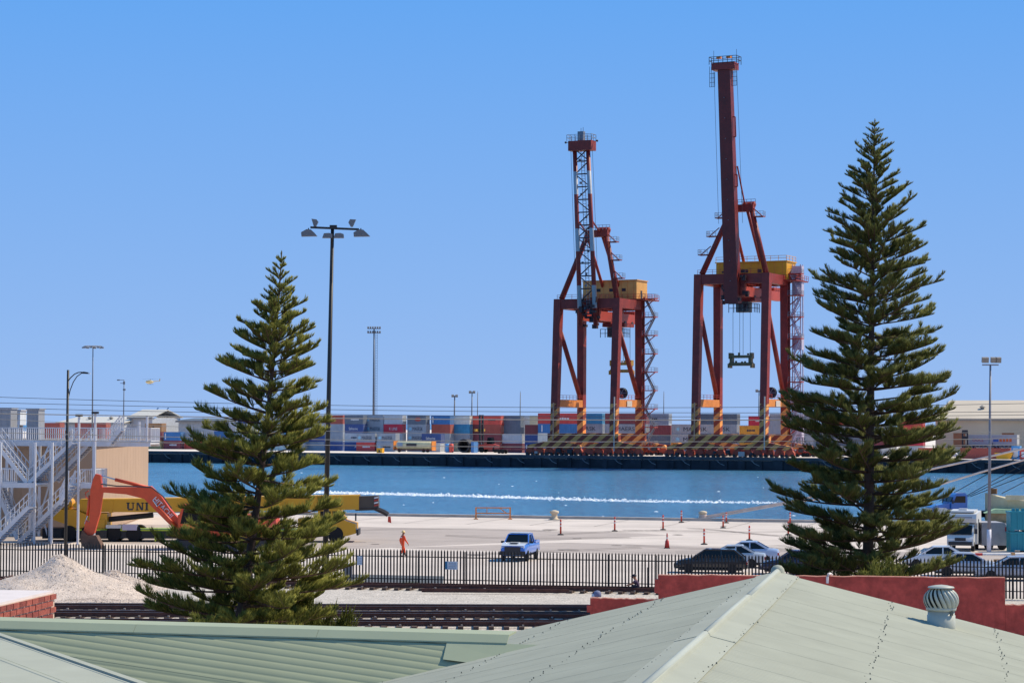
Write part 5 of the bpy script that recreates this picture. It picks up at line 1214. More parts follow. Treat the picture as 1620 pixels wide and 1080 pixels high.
# camper van
b0 = G(1532, 872); t = thing('camper_van', 'white camper van with overcab roof beside the right lamp post', 'camper van', b0 + Vector((.15, 2.5, 0)), R(-106))
M_vanw = mat('van white', '#c9c9c8', .4, var=.05); 
MB().prism([(1.2, .5), (1.2, 2.05), (2.1, 2.1), (2.25, 2.4), (2.1, 2.75), (-2.6, 2.85), (-2.65, .5)], (0, -1.12, 0), X, Z, (0, 2.24, 0)).build('living_box', M_vanw, t)
MB().prism([(1.2, .45), (2.9, .45), (2.95, .95), (2.75, 1.2), (2.05, 2.0), (1.2, 2.0)], (0, -.95, 0), X, Z, (0, 1.9, 0)).build('cab', M_vanw, t)
MB().prism([(0, 0), (.02, 0), (.02 - .6, .68), (-.6, .68)], (2.76, -.82, 1.26), X, Z, (0, 1.64, 0)).build('windscreen', M_glass, t)
for s in (-1, 1):
    MB().box((1.75, s * .955, 1.6), (.9, .02, .6)).build('cab_window', M_glass, t); MB().box((2.5, s * 1.1, 1.5), (.1, .22, .36)).build('mirror', M_dk, t); MB().box((2.9, s * .68, .85), (.1, .3, .2)).build('headlight', mat('headlight', '#c8d0d8'), t)
    w_ = MB().box((.2, s * 1.13, 1.95), (.62, .03, .75)).build('side_window', mat('window frame grey', '#5a5a60'), t); MB().box((.2, s * 1.148, 1.95), (.5, .02, .62)).build('pane', M_glass, w_)
    for x_ in (2.05, -1.6): wheel(t, (x_, s * .85, .36), .36, .24)
MB().box((2.2, 0, 2.45), (.06, 1.6, .22)).build('overcab_window', mat('overcab grey', '#8f8f96'), t); MB().box((2.96, 0, .62), (.14, 1.7, .26)).build('bumper', mat('bumper dark', '#23262c'), t); MB().box((2.93, 0, .92), (.05, .8, .22)).build('grille', M_dk, t)
MB().span((-2.0, -.9, 2.84), (1.6, .9, 2.96)).build('roof_panel', M_vanw, t); MB().box((.3, 0, 3.02), (.7, .6, .14)).build('roof_hatch', M_vanw, t)
b0 = G(1584, 872); t = thing('utility_box_van', 'grey box body with a red rear lamp right of the camper van', 'van', b0 + Vector((0, 1.8, 0)), R(0))
MB().prism([(-1.05, .35), (.85, .35), (.75, 1.9), (.6, 2.05), (-1.05, 2.05)], (0, 0, 0), X, Z, (0, 3, 0)).build('body', mat('box grey', '#95949b', .6), t); MB().box((.75, -.02, 1.55), (.12, .08, .36)).build('rear_lamp', mat('tail light', '#a01818'), t); MB().prism([(.85, .35), (1.02, .35), (.9, 1.9), (.75, 1.9)], (0, .1, 0), X, Z, (0, 2.8, 0)).build('tail_door', M_vanw, t)
for x_ in (-.5, .5): wheel(t, (x_, .2, .34), .34, .22)
# blue truck at the water edge
b0 = G(1524, 829); t = thing('blue_truck', 'bright blue bonneted truck at the quay behind the right pine', 'truck', b0 + Vector((.3, 2, 0)), R(192)); M_tb = paint('truck blue', '#0f66b8')
MB().prism([(-.1, .9), (1.5, .9), (1.5, 2.0), (1.15, 2.75), (.9, 2.92), (.15, 2.92), (-.1, 2.7)], (0, -1, 0), X, Z, (0, 2, 0)).build('cab', M_tb, t)
for s in (-1, 1): MB().prism([(.1, 2.0), (1.3, 2.0), (1.02, 2.62), (.1, 2.62)], (0, s * 1.01 - .01, 0), X, Z, (0, .02, 0)).build('cab_window', M_glass, t); MB().box((1.45, s * 1.15, 2.1), (.1, .25, .35)).build('mirror', M_dk, t); MB().prism([(1.7, .9), (3.2, .9), (3.1, 1.3), (2.9, 1.5), (2.1, 1.5), (1.8, 1.3)], (0, s * .95 - .2, 0), X, Z, (0, .4, 0)).build('mudguard', M_vanw, t)
MB().prism([(1.5, .9), (3.3, .9), (3.3, 1.55), (2.9, 1.75), (1.5, 1.95)], (0, -.75, 0), X, Z, (0, 1.5, 0)).build('bonnet', M_tb, t); MB().box((3.32, 0, 1.2), (.06, 1.2, .5)).build('grille', M_refl, t); MB().box((1.42, 0, 2.3), (.05, 1.7, .5), Matrix.Rotation(-.45, 3, 'Y')).build('windscreen', M_glass, t)
MB().span((-4.4, -1.05, .95), (-.2, 1.05, 1.2)).build('flatbed', M_dk, t); MB().span((-4.2, -.7, .6), (3.2, .7, .88)).build('chassis', M_dk, t)
for x_ in (-3.2, 2.45):
    for s in (-1, 1): wheel(t, (x_, s * .9, .5), .5, .3, rim=mat('rim pale', '#c9c4bc', .5))
# cream boat moored at the quay, its bow above the edge
a = edge_line(1570); t = thing('moored_boat', 'cream steel boat moored at the near quay beyond the camper van', 'boat', Vector((a.x, a.y, 0)) + en * 1.2, math.atan2(ed.y, ed.x)); M_hull = mat('hull cream', '#b5a27e', .75, var=.3, vs_=.7, col2='#c9bd9e')
hs_ = []
for x_, w, zb, zt__ in ((-2.2, .15, -.2, 2.9), (-1.6, .8, -1.4, 2.75), (0, 1.8, -2.3, 2.4), (3, 2.3, -2.5, 2.1), (10, 2.4, -2.5, 2.1), (22, 2.2, -2.4, 2.3)): hs_.append((x_, [(w * .4, zb), (w * .85, zb + .8), (w, .6), (w, zt__)]))
h_ = loft(hs_).build('hull', M_hull, t); t.location = t.location + en * 2.2
MB().span((-1.6, -2.45, 1.0), (22, -2.3, 1.25)).build('rubbing_strake', mat('strake dark', '#4a4238', .8), t); MB().span((-1.9, -.5, 2.8), (-1.1, .5, 3.3)).build('bow_stem', mat('stem rusty', '#6e5238', .9), t)
MB().prism([(2, 0), (20, 0), (16, 1.25), (5, 1.1)], (0, -1.2, 2.15), X, Z, (0, 2.4, 0)).build('deck_tarpaulin', mat('tarpaulin olive', '#a8a47c', .9), t)
MB().span((-.2, -2.0, 2.3), (22, -1.9, 2.75)).build('bulwark', mat('bulwark cream', '#c3b59a', .8), t)
b0 = G(1604, 832); t = thing('covered_pallet', 'pale green covered pallet on the quay before the moored boat', 'pallet', b0 + Vector((.3, 3, 0)), R(-8)); MB().span((-2.2, -1, .15), (2.2, 1, 1.1)).build('load', mat('pallet rusty', '#a08a66', .9, var=.3), t); MB().prism([(-2.4, 1.1), (2.4, 1.1), (2.0, 1.45), (-1.4, 1.5)], (0, -1.15, 0), X, Z, (0, 2.3, 0)).build('cover', mat('cover green', '#a5c39a', .8), t)
for y_ in (-.8, 0, .8): MB().span((-2.2, y_ - .06, 0), (2.2, y_ + .06, .148)).build('bearer', M_sleep, t)
b0 = G(1590, 846); t = thing('kerb_barrier', 'low dark concrete barrier left of the teal bins', 'barrier', b0 + Vector((0, 2.0, 0))); MB().prism([(-.3, 0), (.3, 0), (.12, .7), (-.12, .7)], (-1.6, 0, 0), Y, Z, (3.2, 0, 0)).build('body', mat('barrier navy', '#2a3346', .7), t); MB().box((0, -.2, .35), (3.0, .03, .1)).build('stripe', M_refl, t)
# teal bins, stacked
M_teal = mat('bin teal', '#1f8594', .55, var=.08)
b0 = G(1600, 872.5); sc_ = b0.y / F
for k, lab in enumerate(('lower of two stacked teal plastic bins at right edge', 'upper of two stacked teal plastic bins at right edge')):
    h = 31 * sc_; t = thing('plastic_bin', lab, 'bin', b0 + Vector((-.05, 0, k * (h + .06))), 0, 'stacked teal bins'); w = 2.4
    MB().span((0, 0, .1), (w, 1.4, h)).build('body', M_teal, t); MB().span((-.05, -.05, h - .12), (w + .05, 1.45, h + .02)).build('rim', M_teal, t)
    for x_ in (.1, .5, .9, 1.3, 1.7, 2.1): MB().span((x_, -.04, .1), (x_ + .12, 0, h - .1)).build('rib', M_teal, t)
    for x_ in (0, 1.0, 2.1): MB().span((x_, 0, 0), (x_ + .3, 1.4, .1)).build('foot', M_teal, t)
    if k: 
        for x_ in (.2, .5, .9): MB().span((x_, .3, h + .02), (x_ + .2, .6, h + .22)).build('lug', M_teal, t)
# striped boom barrier
b0 = W(1472, 876, 147); b1 = W(1640, 876.5, 147); t = thing('boom_barrier', 'red and white boom barrier pole across the yard at right', 'barrier', Vector((b0.x, 147, 0))); Lb = b1.x - b0.x; zb = b0.z
n_ = 7
for k in range(n_): MB().tube((3.4 * k / n_, 0, zb), (3.4 * (k + 1) / n_, 0, zb), .09, n=10).build('pole_section', mat('barrier red', '#b8262a', .5) if k % 2 == 0 else mat('barrier white', '#cfcdcb', .5), t)
MB().tube((3.4, 0, zb), (Lb, 0, zb - .02), .1, n=10).build('pole_section', mat('barrier white', '#cfcdcb'), t)
for x_ in (-.1, 5.4): MB().span((x_ - .12, -.12, 0), (x_ + .12, .12, zb + .12)).build('support_post', mat('support rust', '#b58a5a', .8), t)
MB().span((4.2, .2, .1), (Lb, .3, .55)).build('guard_rail', mat('guard rust', '#a37d4e', .8, var=.3), t)

# ================================================================ MOBILE CRANE (local x to the right)
M_my = mat('crane yellow', '#d29a1c', .45, var=.07, vs_=.6); M_lime = mat('lime stripe', '#b8c828', .5); M_carr = mat('carrier dark', '#1d2026', .55, var=.2)
b0 = G(330, 857); D0 = b0.y; kq = F / D0
t = thing('mobile_crane', 'large yellow mobile crane parked behind the excavator and left pine', 'mobile crane', Vector((G(90, 856).x, D0, 0)), 0.0)
def mx_(px): return (px - 90) / kq
def mz(py, px=300): return CAMH - (py - (668 + .0035 * (px - 810))) / kq
WD = 2.9
MB().span((mx_(75), 0, mz(851)), (mx_(565) - 3.4, WD, mz(838.5))).build('carrier', M_carr, t); MB().span((mx_(110), -.02, mz(839)), (mx_(500), WD + .02, mz(836.8))).build('lime_stripe', M_lime, t)
MB().span((mx_(66), .3, mz(852)), (mx_(100), WD - .3, mz(836))).build('rear_bumper', M_carr, t)
for px in (110, 140, 180, 212, 400, 432, 530):
    for y_ in (.18, WD - .18): wheel(t, (mx_(px), y_, .62), .62, .5, rim=mat('crane rim', '#6d625a', .6))
MB().span((mx_(225), .2, .6), (mx_(380), WD - .2, mz(839))).build('underframe', M_carr, t)
for px in (160, 345): MB().span((mx_(px), -.35, .25), (mx_(px) + .5, 0, mz(838))).build('outrigger', M_carr, t)
for px in (138, 246): MB().span((mx_(px), -.4, mz(855)), (mx_(px) + .12, -.36, mz(842))).build('reflector', M_lime, t)
# superstructure with counterweight and winches
MB().prism([(mx_(83), mz(806)), (mx_(118), mz(806)), (mx_(136), mz(814)), (mx_(136), mz(834)), (mx_(122), mz(836)), (mx_(84), mz(822))], (0, .1, 0), X, Z, (0, WD - .2, 0)).build('counterweight', M_my, t)
MB().span((mx_(130), .4, mz(834)), (mx_(168), WD - .4, mz(812))).build('slewing_frame', M_my, t)
for px in (89, 101): 
    w_ = MB().tube((mx_(px), .5, mz(797)), (mx_(px), WD - .5, mz(797)), 9 / kq, n=18).build('winch_drum', M_my, t); MB().tube((mx_(px), .45, mz(797)), (mx_(px), .5, mz(797)), 6 / kq, n=14).build('drum_flange', mat('drum brown', '#8a5a2c', .6), w_)
MB().prism([(mx_(112), mz(800)), (mx_(122), mz(791)), (mx_(140), mz(791)), (mx_(140), mz(812)), (mx_(128), mz(810))], (0, .5, 0), X, Z, (0, WD - 1, 0)).build('boom_foot', M_my, t)
bm = MB().prism([(mx_(122), mz(791)), (mx_(566), mz(782.5)), (mx_(566), mz(805)), (mx_(240), mz(810)), (mx_(122), mz(810))], (0, .6, 0), X, Z, (0, 1.7, 0)).build('main_boom', M_my, t)
MB().prism([(mx_(122), mz(790.2)), (mx_(566), mz(781.7)), (mx_(566), mz(783.5)), (mx_(122), mz(792))], (0, .57, 0), X, Z, (0, 1.76, 0)).build('boom_flange', mat('crane yellow light', '#e3ad2c', .45), bm)
MB().prism([(mx_(172), mz(791.5)), (mx_(177), mz(791.5)), (mx_(175), mz(811)), (mx_(170), mz(811))], (0, .55, 0), X, Z, (0, 1.8, 0)).build('boom_collar', M_my, bm)
MB().prism([(mx_(566), mz(784)), (mx_(596), mz(783)), (mx_(597), mz(801)), (mx_(580), mz(804)), (mx_(566), mz(804))], (0, .7, 0), X, Z, (0, 1.5, 0)).build('boom_head', mat('head dark', '#4a4238', .6), t)
for k in range(4): MB().prism([(mx_(590), mz(785.5 + k * 4)), (mx_(596.5), mz(784 + k * 4)), (mx_(596.5), mz(786.3 + k * 4)), (mx_(590), mz(787.8 + k * 4))], (0, .66, 0), X, Z, (0, .05, 0)).build('warning_stripe', M_txtr if k % 2 else M_refl, t)
MB().path([(mx_(560), .9, mz(803)), (mx_(590), .9, mz(802)), (mx_(606), .9, mz(809)), (mx_(612), .9, mz(813))], .22, 6).build('fly_jib', M_dk, t)
MB().prism([(-.1, 0), (.1, 0), (.16, -.5), (-.12, -.42)], (mx_(614), .85, mz(816)), X, Z, (0, .1, 0)).build('warning_flag', M_bol, t)
# lettering on the boom: U N I with slab ends
lt = MB(); y_ = .585; h0, h1 = mz(807), mz(795); H_ = h1 - h0; e_ = Vector((0, .03, 0))
def lb(x0, z0, x1, z1): lt.span((x0, y_ - .015, z0), (x1, y_ + .015, z1))
xu = mx_(199); w_ = .62; lb(xu, h0 + .1, xu + .14, h1); lb(xu + .42, h0 + .1, xu + .5, h1); lb(xu + .08, h0, xu + .44, h0 + .11); lb(xu - .06, h1 - .06, xu + .2, h1); lb(xu + .34, h1 - .06, xu + .58, h1)
xn = xu + .74; lb(xn, h0, xn + .08, h1); lb(xn + .42, h0, xn + .5, h1); lt.prism([(0, h1), (.15, h1), (.5, h0), (.35, h0)], (xn, y_ - .018, 0), X, Z, (0, .03, 0)); lb(xn - .07, h0, xn + .16, h0 + .06); lb(xn + .34, h1 - .06, xn + .58, h1)
xi = xn + .72; lb(xi, h0, xi + .14, h1); lb(xi - .08, h0, xi + .22, h0 + .06); lb(xi - .08, h1 - .06, xi + .22, h1)
lt.build('lettering', mat('letter navy', '#26303a', .5), bm)
MB().tube((mx_(160), 1.3, mz(823)), (mx_(238), 1.3, mz(815)), .22, .22, 10).build('lift_cylinder', M_dk, t); 
MB().span((mx_(150), .3, mz(837)), (mx_(165), WD - .3, mz(822))).build('deck_box', M_my, t); MB().span((mx_(168), -.1, mz(835)), (mx_(192), .5, mz(830))).build('white_locker', M_vanw, t); MB().span((mx_(194), -.15, mz(838)), (mx_(217), .5, mz(829))).build('grey_locker', M_lil, t)
cbm = MB().prism([(mx_(502), mz(805)), (mx_(534), mz(804)), (mx_(545), mz(822)), (mx_(562), mz(827)), (mx_(562), mz(842)), (mx_(548), mz(846)), (mx_(502), mz(846))], (0, 0, 0), X, Z, (0, WD, 0)).build('driver_cab', M_my, t)
MB().prism([(mx_(506), mz(807)), (mx_(522), mz(807)), (mx_(524), mz(818)), (mx_(506), mz(818))], (0, -.02, 0), X, Z, (0, .03, 0)).build('cab_window', M_glass, cbm); MB().prism([(mx_(525), mz(807)), (mx_(534), mz(807)), (mx_(541), mz(818)), (mx_(526), mz(818))], (0, -.02, 0), X, Z, (0, .03, 0)).build('cab_window', M_glass, cbm)
MB().span((mx_(563), .1, mz(845)), (mx_(566), WD - .1, mz(836))).build('front_bumper', mat('bumper dark', '#23262c'), t); MB().box((mx_(562), .0, mz(816)), (.1, .3, .6)).build('mirror', M_dk, t); MB().box((mx_(563.5), .4, mz(837)), (.1, .4, .25)).build('headlight', mat('headlight', '#c8d0d8'), t)
for k, px in enumerate((300, 470)): MB().span((mx_(px), .4, mz(838)), (mx_(px + 32), WD - .4, mz(819))).build('deck_housing', M_my, t)

# ================================================================ EXCAVATOR
M_ex = mat('excavator orange', '#cc4a22', .5, var=.12, vs_=1.2); M_bk = mat('bucket rust', '#5e4436', .8, var=.4, vs_=2)
D1 = G(150, 867).y; ke = F / D1
t = thing('excavator', 'orange excavator with folded arm and bucket before the yellow crane', 'excavator', Vector((G(150, 867).x, D1, 0)), 0)
def ex(px): return (px - 150) / ke
def ez_(py): return CAMH - (py - (668 + .0035 * (200 - 810))) / ke
def ep(*pts): return [(ex(a), ez_(b)) for a, b in pts]
MB().prism(ep((151, 749), (159, 751), (160, 763), (162, 778), (158, 812), (150, 842), (143, 843), (142, 820), (143, 775), (147, 757)), (0, -.28, 0), X, Z, (0, .56, 0)).build('stick', M_ex, t)
MB().prism(ep((159, 770), (215, 770), (238, 768), (255, 784), (268, 803), (300, 838), (290, 848), (262, 822), (240, 800), (228, 788), (200, 781), (160, 778)), (0, -.33, 0), X, Z, (0, .66, 0)).build('boom', M_ex, t)
def cyl(a, b_, c_, y=0., r=.13):
    A, B, C_ = [Vector((ex(p[0]), y, ez_(p[1]))) for p in (a, b_, c_)]
    o = MB().tube(A, B, r, n=10).build('ram_barrel', M_ex, t, True); MB().tube(B, C_, r * .5, n=8).build('ram_rod', mat('chrome rod', '#b5b8bc', .2, metal=.9), o)
cyl((236, 771), (181, 758), (158, 752)); cyl((141, 783), (138, 815), (134, 828), 0, .1)
for s in (-.5, .5): cyl((285, 838), (250, 800), (243, 790), s, .12)
MB().prism(ep((136, 822), (143, 826), (150, 842), (143, 848), (133, 840)), (0, -.25, 0), X, Z, (0, .5, 0)).build('bucket_link', M_ex, t)
MB().prism(ep((132, 838), (141, 846), (154, 846), (162, 861), (163, 866), (152, 869), (139, 868), (131, 860), (129, 848)), (0, -.62, 0), X, Z, (0, 1.24, 0)).build('bucket', M_bk, t)
for k in range(5): MB().box((ex(162.5), -.5 + k * .25, ez_(867)), (.22, .1, .1)).build('bucket_tooth', M_dk, t)
MB().path([(ex(a), .36, ez_(b)) for a, b in ((138, 776), (133, 779), (134, 787), (139, 789))], .05, 6).build('lifting_eye', M_ex, t)
hz_ = MB().path([(ex(a), -.36, ez_(b)) for a, b in ((160, 765), (185, 768), (215, 768.5), (240, 770), (258, 784), (272, 803))], .05, 5).build('hydraulic_hose', M_dk, t)
text('HITACHI', .55, M_txtw, t, (ex(241), -.345, ez_(789)), (1, 0, -1.05), (1.05, 0, 1), font_scale=.9)
MB().span((ex(285), -1.4, ez_(848)), (ex(425), 1.4, ez_(812))).build('house', M_ex, t); MB().prism(ep((425, 812), (438, 816), (440, 838), (432, 848), (425, 848)), (0, -1.4, 0), X, Z, (0, 2.8, 0)).build('counterweight', mat('counterweight red', '#c24a3c', .5), t)
cbe = MB().prism(ep((285, 846), (286, 815), (293, 796), (325, 794), (328, 846)), (0, -1.45, 0), X, Z, (0, 1.2, 0)).build('cab', M_ex, t); MB().prism(ep((289, 826), (295, 799), (323, 797), (324, 826)), (0, -1.47, 0), X, Z, (0, .03, 0)).build('cab_window', M_glass, cbe)
for s in (-1, 1):
    MB().prism(ep((268, 862), (276, 852), (440, 852), (448, 862), (444, 870), (436, 873), (280, 873), (271, 870)), (0, s * 1.25 - .3, 0), X, Z, (0, .6, 0)).build('crawler_track', M_carr, t)
    for k in range(7): MB().tube((ex(285 + k * 24), s * 1.25 - .34, ez_(864)), (ex(285 + k * 24), s * 1.25 + .34, ez_(864)), .22, n=12).build('track_roller', mat('roller grey', '#54504c'), t)
MB().span((ex(290), -.9, ez_(853)), (ex(420), .9, ez_(847))).build('undercarriage', M_carr, t)

# ================================================================ PEOPLE
def figure(name, label, loc, rz, J, mats, extra=None):
    """J: list of (name, pos, radius, parent); one continuous skinned body"""
    idx = {j[0]: i for i, j in enumerate(J)}
    me = bpy.data.meshes.new('tmp'); me.from_pydata([j[1] for j in J], [(i, idx[j[3]]) for i, j in enumerate(J) if j[3]], [])
    ob = bpy.data.objects.new('tmp', me); COL.objects.link(ob)
    md = ob.modifiers.new('s', 'SKIN'); md.use_smooth_shade = True; sb_ = ob.modifiers.new('u', 'SUBSURF'); sb_.levels = 1; sb_.render_levels = 1
    for i, j in enumerate(J): me.skin_vertices[0].data[i].radius = (j[2], j[2] * (.75 if j[0] in ('pelvis', 'waist', 'chest') else 1)); me.skin_vertices[0].data[i].use_root = (i == 0)
    dg = bpy.context.evaluated_depsgraph_get(); nm = bpy.data.meshes.new_from_object(ob.evaluated_get(dg)); bpy.data.objects.remove(ob)
    nm.materials.clear()
    for m_ in mats[:-1]: nm.materials.append(m_)
    P_ = [(Vector(j[1]), j[4] if len(j) > 4 else 0) for j in J]
    for f in nm.polygons:
        c_ = f.center; f.material_index = min(P_, key=lambda p: (p[0] - c_).length)[1]; f.use_smooth = True
    t = thing(name, label, 'person', loc, rz); o = link('body', nm, t)
    return t
M_skin = mat('skin', '#a06a4c', .6, var=.08); M_hiv = mat('orange overalls', '#d8481c', .75, var=.1, vs_=6); M_boot = mat('boots brown', '#4a2a1c', .8)
def hand(J, side, w, d, par, up):
    w = Vector(w); d = Vector(d).normalized(); s = d.cross(Vector(up)).normalized()
    J.append((side + 'palm', tuple(w + d * .07), .032, par, 2))
    for k, (o_, L) in enumerate(((-.03, .07), (-.01, .085), (.012, .08), (.032, .06))):
        a = w + d * .11 + s * o_; J.append((f'{side}f{k}', tuple(a), .010, side + 'palm', 2)); J.append((f'{side}g{k}', tuple(a + d * L * .8 + Vector(up) * -.02), .008, f'{side}f{k}', 2))
    a = w + d * .05 - s * .045; J.append((side + 't', tuple(a), .011, side + 'palm', 2)); J.append((side + 'u', tuple(a + d * .05 - s * .015), .009, side + 't', 2))
# worker walking in orange overalls (facing local +x)
J = [('pelvis', (0, 0, .95), .155, None), ('waist', (.01, 0, 1.1), .15, 'pelvis'), ('chest', (.02, 0, 1.33), .165, 'waist'), ('neck', (.03, 0, 1.5), .065, 'chest', 2), ('head', (.05, 0, 1.63), .1, 'neck', 2), ('crown', (.045, 0, 1.73), .085, 'head', 2), ('nose', (.15, 0, 1.62), .02, 'head', 2)]
for s, sd in ((1, 'l'), (-1, 'r')):
    fw = .22 * s
    J += [(sd + 'hip', (0, .1 * s, .9), .11, 'pelvis'), (sd + 'knee', (.1 * s + .06, .1 * s, .5), .085, sd + 'hip'), (sd + 'ankle', (fw, .1 * s, .1), .065, sd + 'knee', 1), (sd + 'toe', (fw + .17, .1 * s, .05), .05, sd + 'ankle', 1)]
    ang = -.16 * s
    J += [(sd + 'sho', (.02, .2 * s, 1.42), .085, 'chest'), (sd + 'elb', (ang * .6, .27 * s, 1.15), .062, sd + 'sho'), (sd + 'wri', (ang + .12, .27 * s, .93), .042, sd + 'elb')]
    hand(J, sd, (ang + .12, .27 * s, .93), (.35, 0, -1), sd + 'wri', (1, 0, .3))
b0 = G(637, 880); wk = figure('person', 'worker in orange overalls and pale hard hat walking in the yard', b0, R(25), J, [M_hiv, M_boot, M_skin, None])
MB().lathe([(.135, 1.68), (.13, 1.7), (.115, 1.75), (.08, 1.81), (.02, 1.835)], 16, (.04, 0, 0)).build('hard_hat', mat('hard hat cream', '#d9b878', .5), wk, True); MB().lathe([(.1, 1.68), (.17, 1.685), (.1, 1.695)], 16, (.06, 0, 0)).build('hat_brim', mat('hard hat cream', '#d9b878'), wk, True)
MB().box((-.13, 0, 1.36), (.02, .3, .07)).build('reflective_band', M_refl, wk)
# crouching person by the fence
M_plum = mat('plum shirt', '#4a3850', .8); M_jean = mat('dark trousers', '#2c2c36', .8)
J = [('pelvis', (-.1, 0, .3), .15, None, 1), ('waist', (-.05, 0, .45), .145, 'pelvis'), ('chest', (.08, 0, .65), .16, 'waist'), ('neck', (.14, 0, .8), .062, 'chest', 2), ('head', (.19, 0, .91), .098, 'neck', 2), ('crown', (.18, 0, 1.0), .085, 'head', 2), ('nose', (.29, 0, .89), .02, 'head', 2)]
for s, sd in ((1, 'l'), (-1, 'r')):
    J += [(sd + 'hip', (-.05, .11 * s, .3), .11, 'pelvis', 1), (sd + 'knee', (.33, .16 * s, .45), .08, sd + 'hip', 1), (sd + 'ankle', (.15, .15 * s, .1), .06, sd + 'knee', 1), (sd + 'toe', (.32, .15 * s, .05), .05, sd + 'ankle', 1)]
    J += [(sd + 'sho', (.1, .2 * s, .72), .08, 'chest'), (sd + 'elb', (.3, .24 * s, .55), .055, sd + 'sho', 2), (sd + 'wri', (.52, .18 * s, .47), .04, sd + 'elb', 2)]
    hand(J, sd, (.52, .18 * s, .47), (1, 0, -.2), sd + 'wri', (0, 0, 1))
b0 = G(1009, 938.5); cr_ = figure('person', 'crouching person in a plum shirt and dark cap by the fence', b0, R(170), J, [M_plum, M_jean, M_skin, None])
MB().lathe([(.115, .95), (.11, 1.0), (.085, 1.06), (.02, 1.085)], 14, (.18, 0, 0)).build('cap', M_jean, cr_, True); MB().prism([(0, -.07), (.13, -.05), (.13, .05), (0, .07)], (.28, 0, .95), X, Y, (0, 0, .015)).build('cap_peak', M_jean, cr_)
# person behind the low red wall, only the hat showing
J = [('pelvis', (0, 0, .92), .15, None, 1), ('waist', (0, 0, 1.07), .145, 'pelvis'), ('chest', (0, 0, 1.3), .16, 'waist'), ('neck', (.02, 0, 1.46), .062, 'chest', 2), ('head', (.04, 0, 1.58), .1, 'neck', 2), ('crown', (.03, 0, 1.68), .085, 'head', 2), ('nose', (.14, 0, 1.57), .02, 'head', 2)]
for s, sd in ((1, 'l'), (-1, 'r')):
    J += [(sd + 'hip', (0, .1 * s, .88), .11, 'pelvis', 1), (sd + 'knee', (.03, .1 * s, .48), .08, sd + 'hip', 1), (sd + 'ankle', (0, .1 * s, .1), .06, sd + 'knee', 1), (sd + 'toe', (.16, .1 * s, .05), .05, sd + 'ankle', 1)]
    J += [(sd + 'sho', (0, .2 * s, 1.38), .08, 'chest'), (sd + 'elb', (.0, .27 * s, 1.12), .058, sd + 'sho'), (sd + 'wri', (.08, .26 * s, .9), .04, sd + 'elb', 2)]
    hand(J, sd, (.08, .26 * s, .9), (.2, 0, -1), sd + 'wri', (1, 0, .2))
tp = W(945, 933.5, 99.5); st_ = figure('person', 'person behind the low red wall with only a blue and white cap showing', Vector((tp.x, 99.5, tp.z - 1.84)), R(185), J, [mat('shirt grey', '#6a6e78', .8), M_jean, M_skin, None])
MB().lathe([(.17, 1.56), (.185, 1.64), (.17, 1.74), (.11, 1.82), (.02, 1.845)], 16, (.0, 0, 0)).build('cap', mat('cap blue', '#6d7592', .8), st_, True); MB().lathe([(.1, 1.52), (.13, 1.56), (.12, 1.66), (.03, 1.7)], 12, (.13, -.02, 0)).build('cap_front', mat('cap white', '#c9ccd2', .8), st_, True)

# ================================================================ NORFOLK PINES
def leafmat(name, c1, c2, c3):
    m = mat(name, c1, .7, col2=c2, vs_=.9, spec=.2); n, l = m.node_tree.nodes, m.node_tree.links; b = n['Principled BSDF']
    src = b.inputs['Base Color'].links[0].from_socket; at = n.new('ShaderNodeAttribute'); at.attribute_name = 'young'
    mx = n.new('ShaderNodeMix'); mx.data_type = 'RGBA'; mx.inputs[7].default_value = (*c3, 1); l.new(at.outputs['Fac'], mx.inputs[0]); l.new(src, mx.inputs[6]); l.new(mx.outputs[2], b.inputs['Base Color'])
    tr = n.new('ShaderNodeBsdfTranslucent'); l.new(mx.outputs[2], tr.inputs[0]); ms = n.new('ShaderNodeMixShader'); ms.inputs[0].default_value = .45
    l.new(b.outputs[0], ms.inputs[1]); l.new(tr.outputs[0], ms.inputs[2]); l.new(ms.outputs[0], n['Material Output'].inputs[0]); return m
M_leaf = leafmat('pine foliage', (.08, .105, .024), (.15, .175, .036), (.5, .47, .10))
M_leaf2 = leafmat('pine foliage dark', (.068, .095, .03), (.125, .155, .04), (.37, .36, .10))
M_bark = mat('pine bark', '#4a3a32', .9, var=.3, vs_=3, bump=.6, bs=12); M_twig = mat('pine twig', '#4a3628', .9, var=.2)
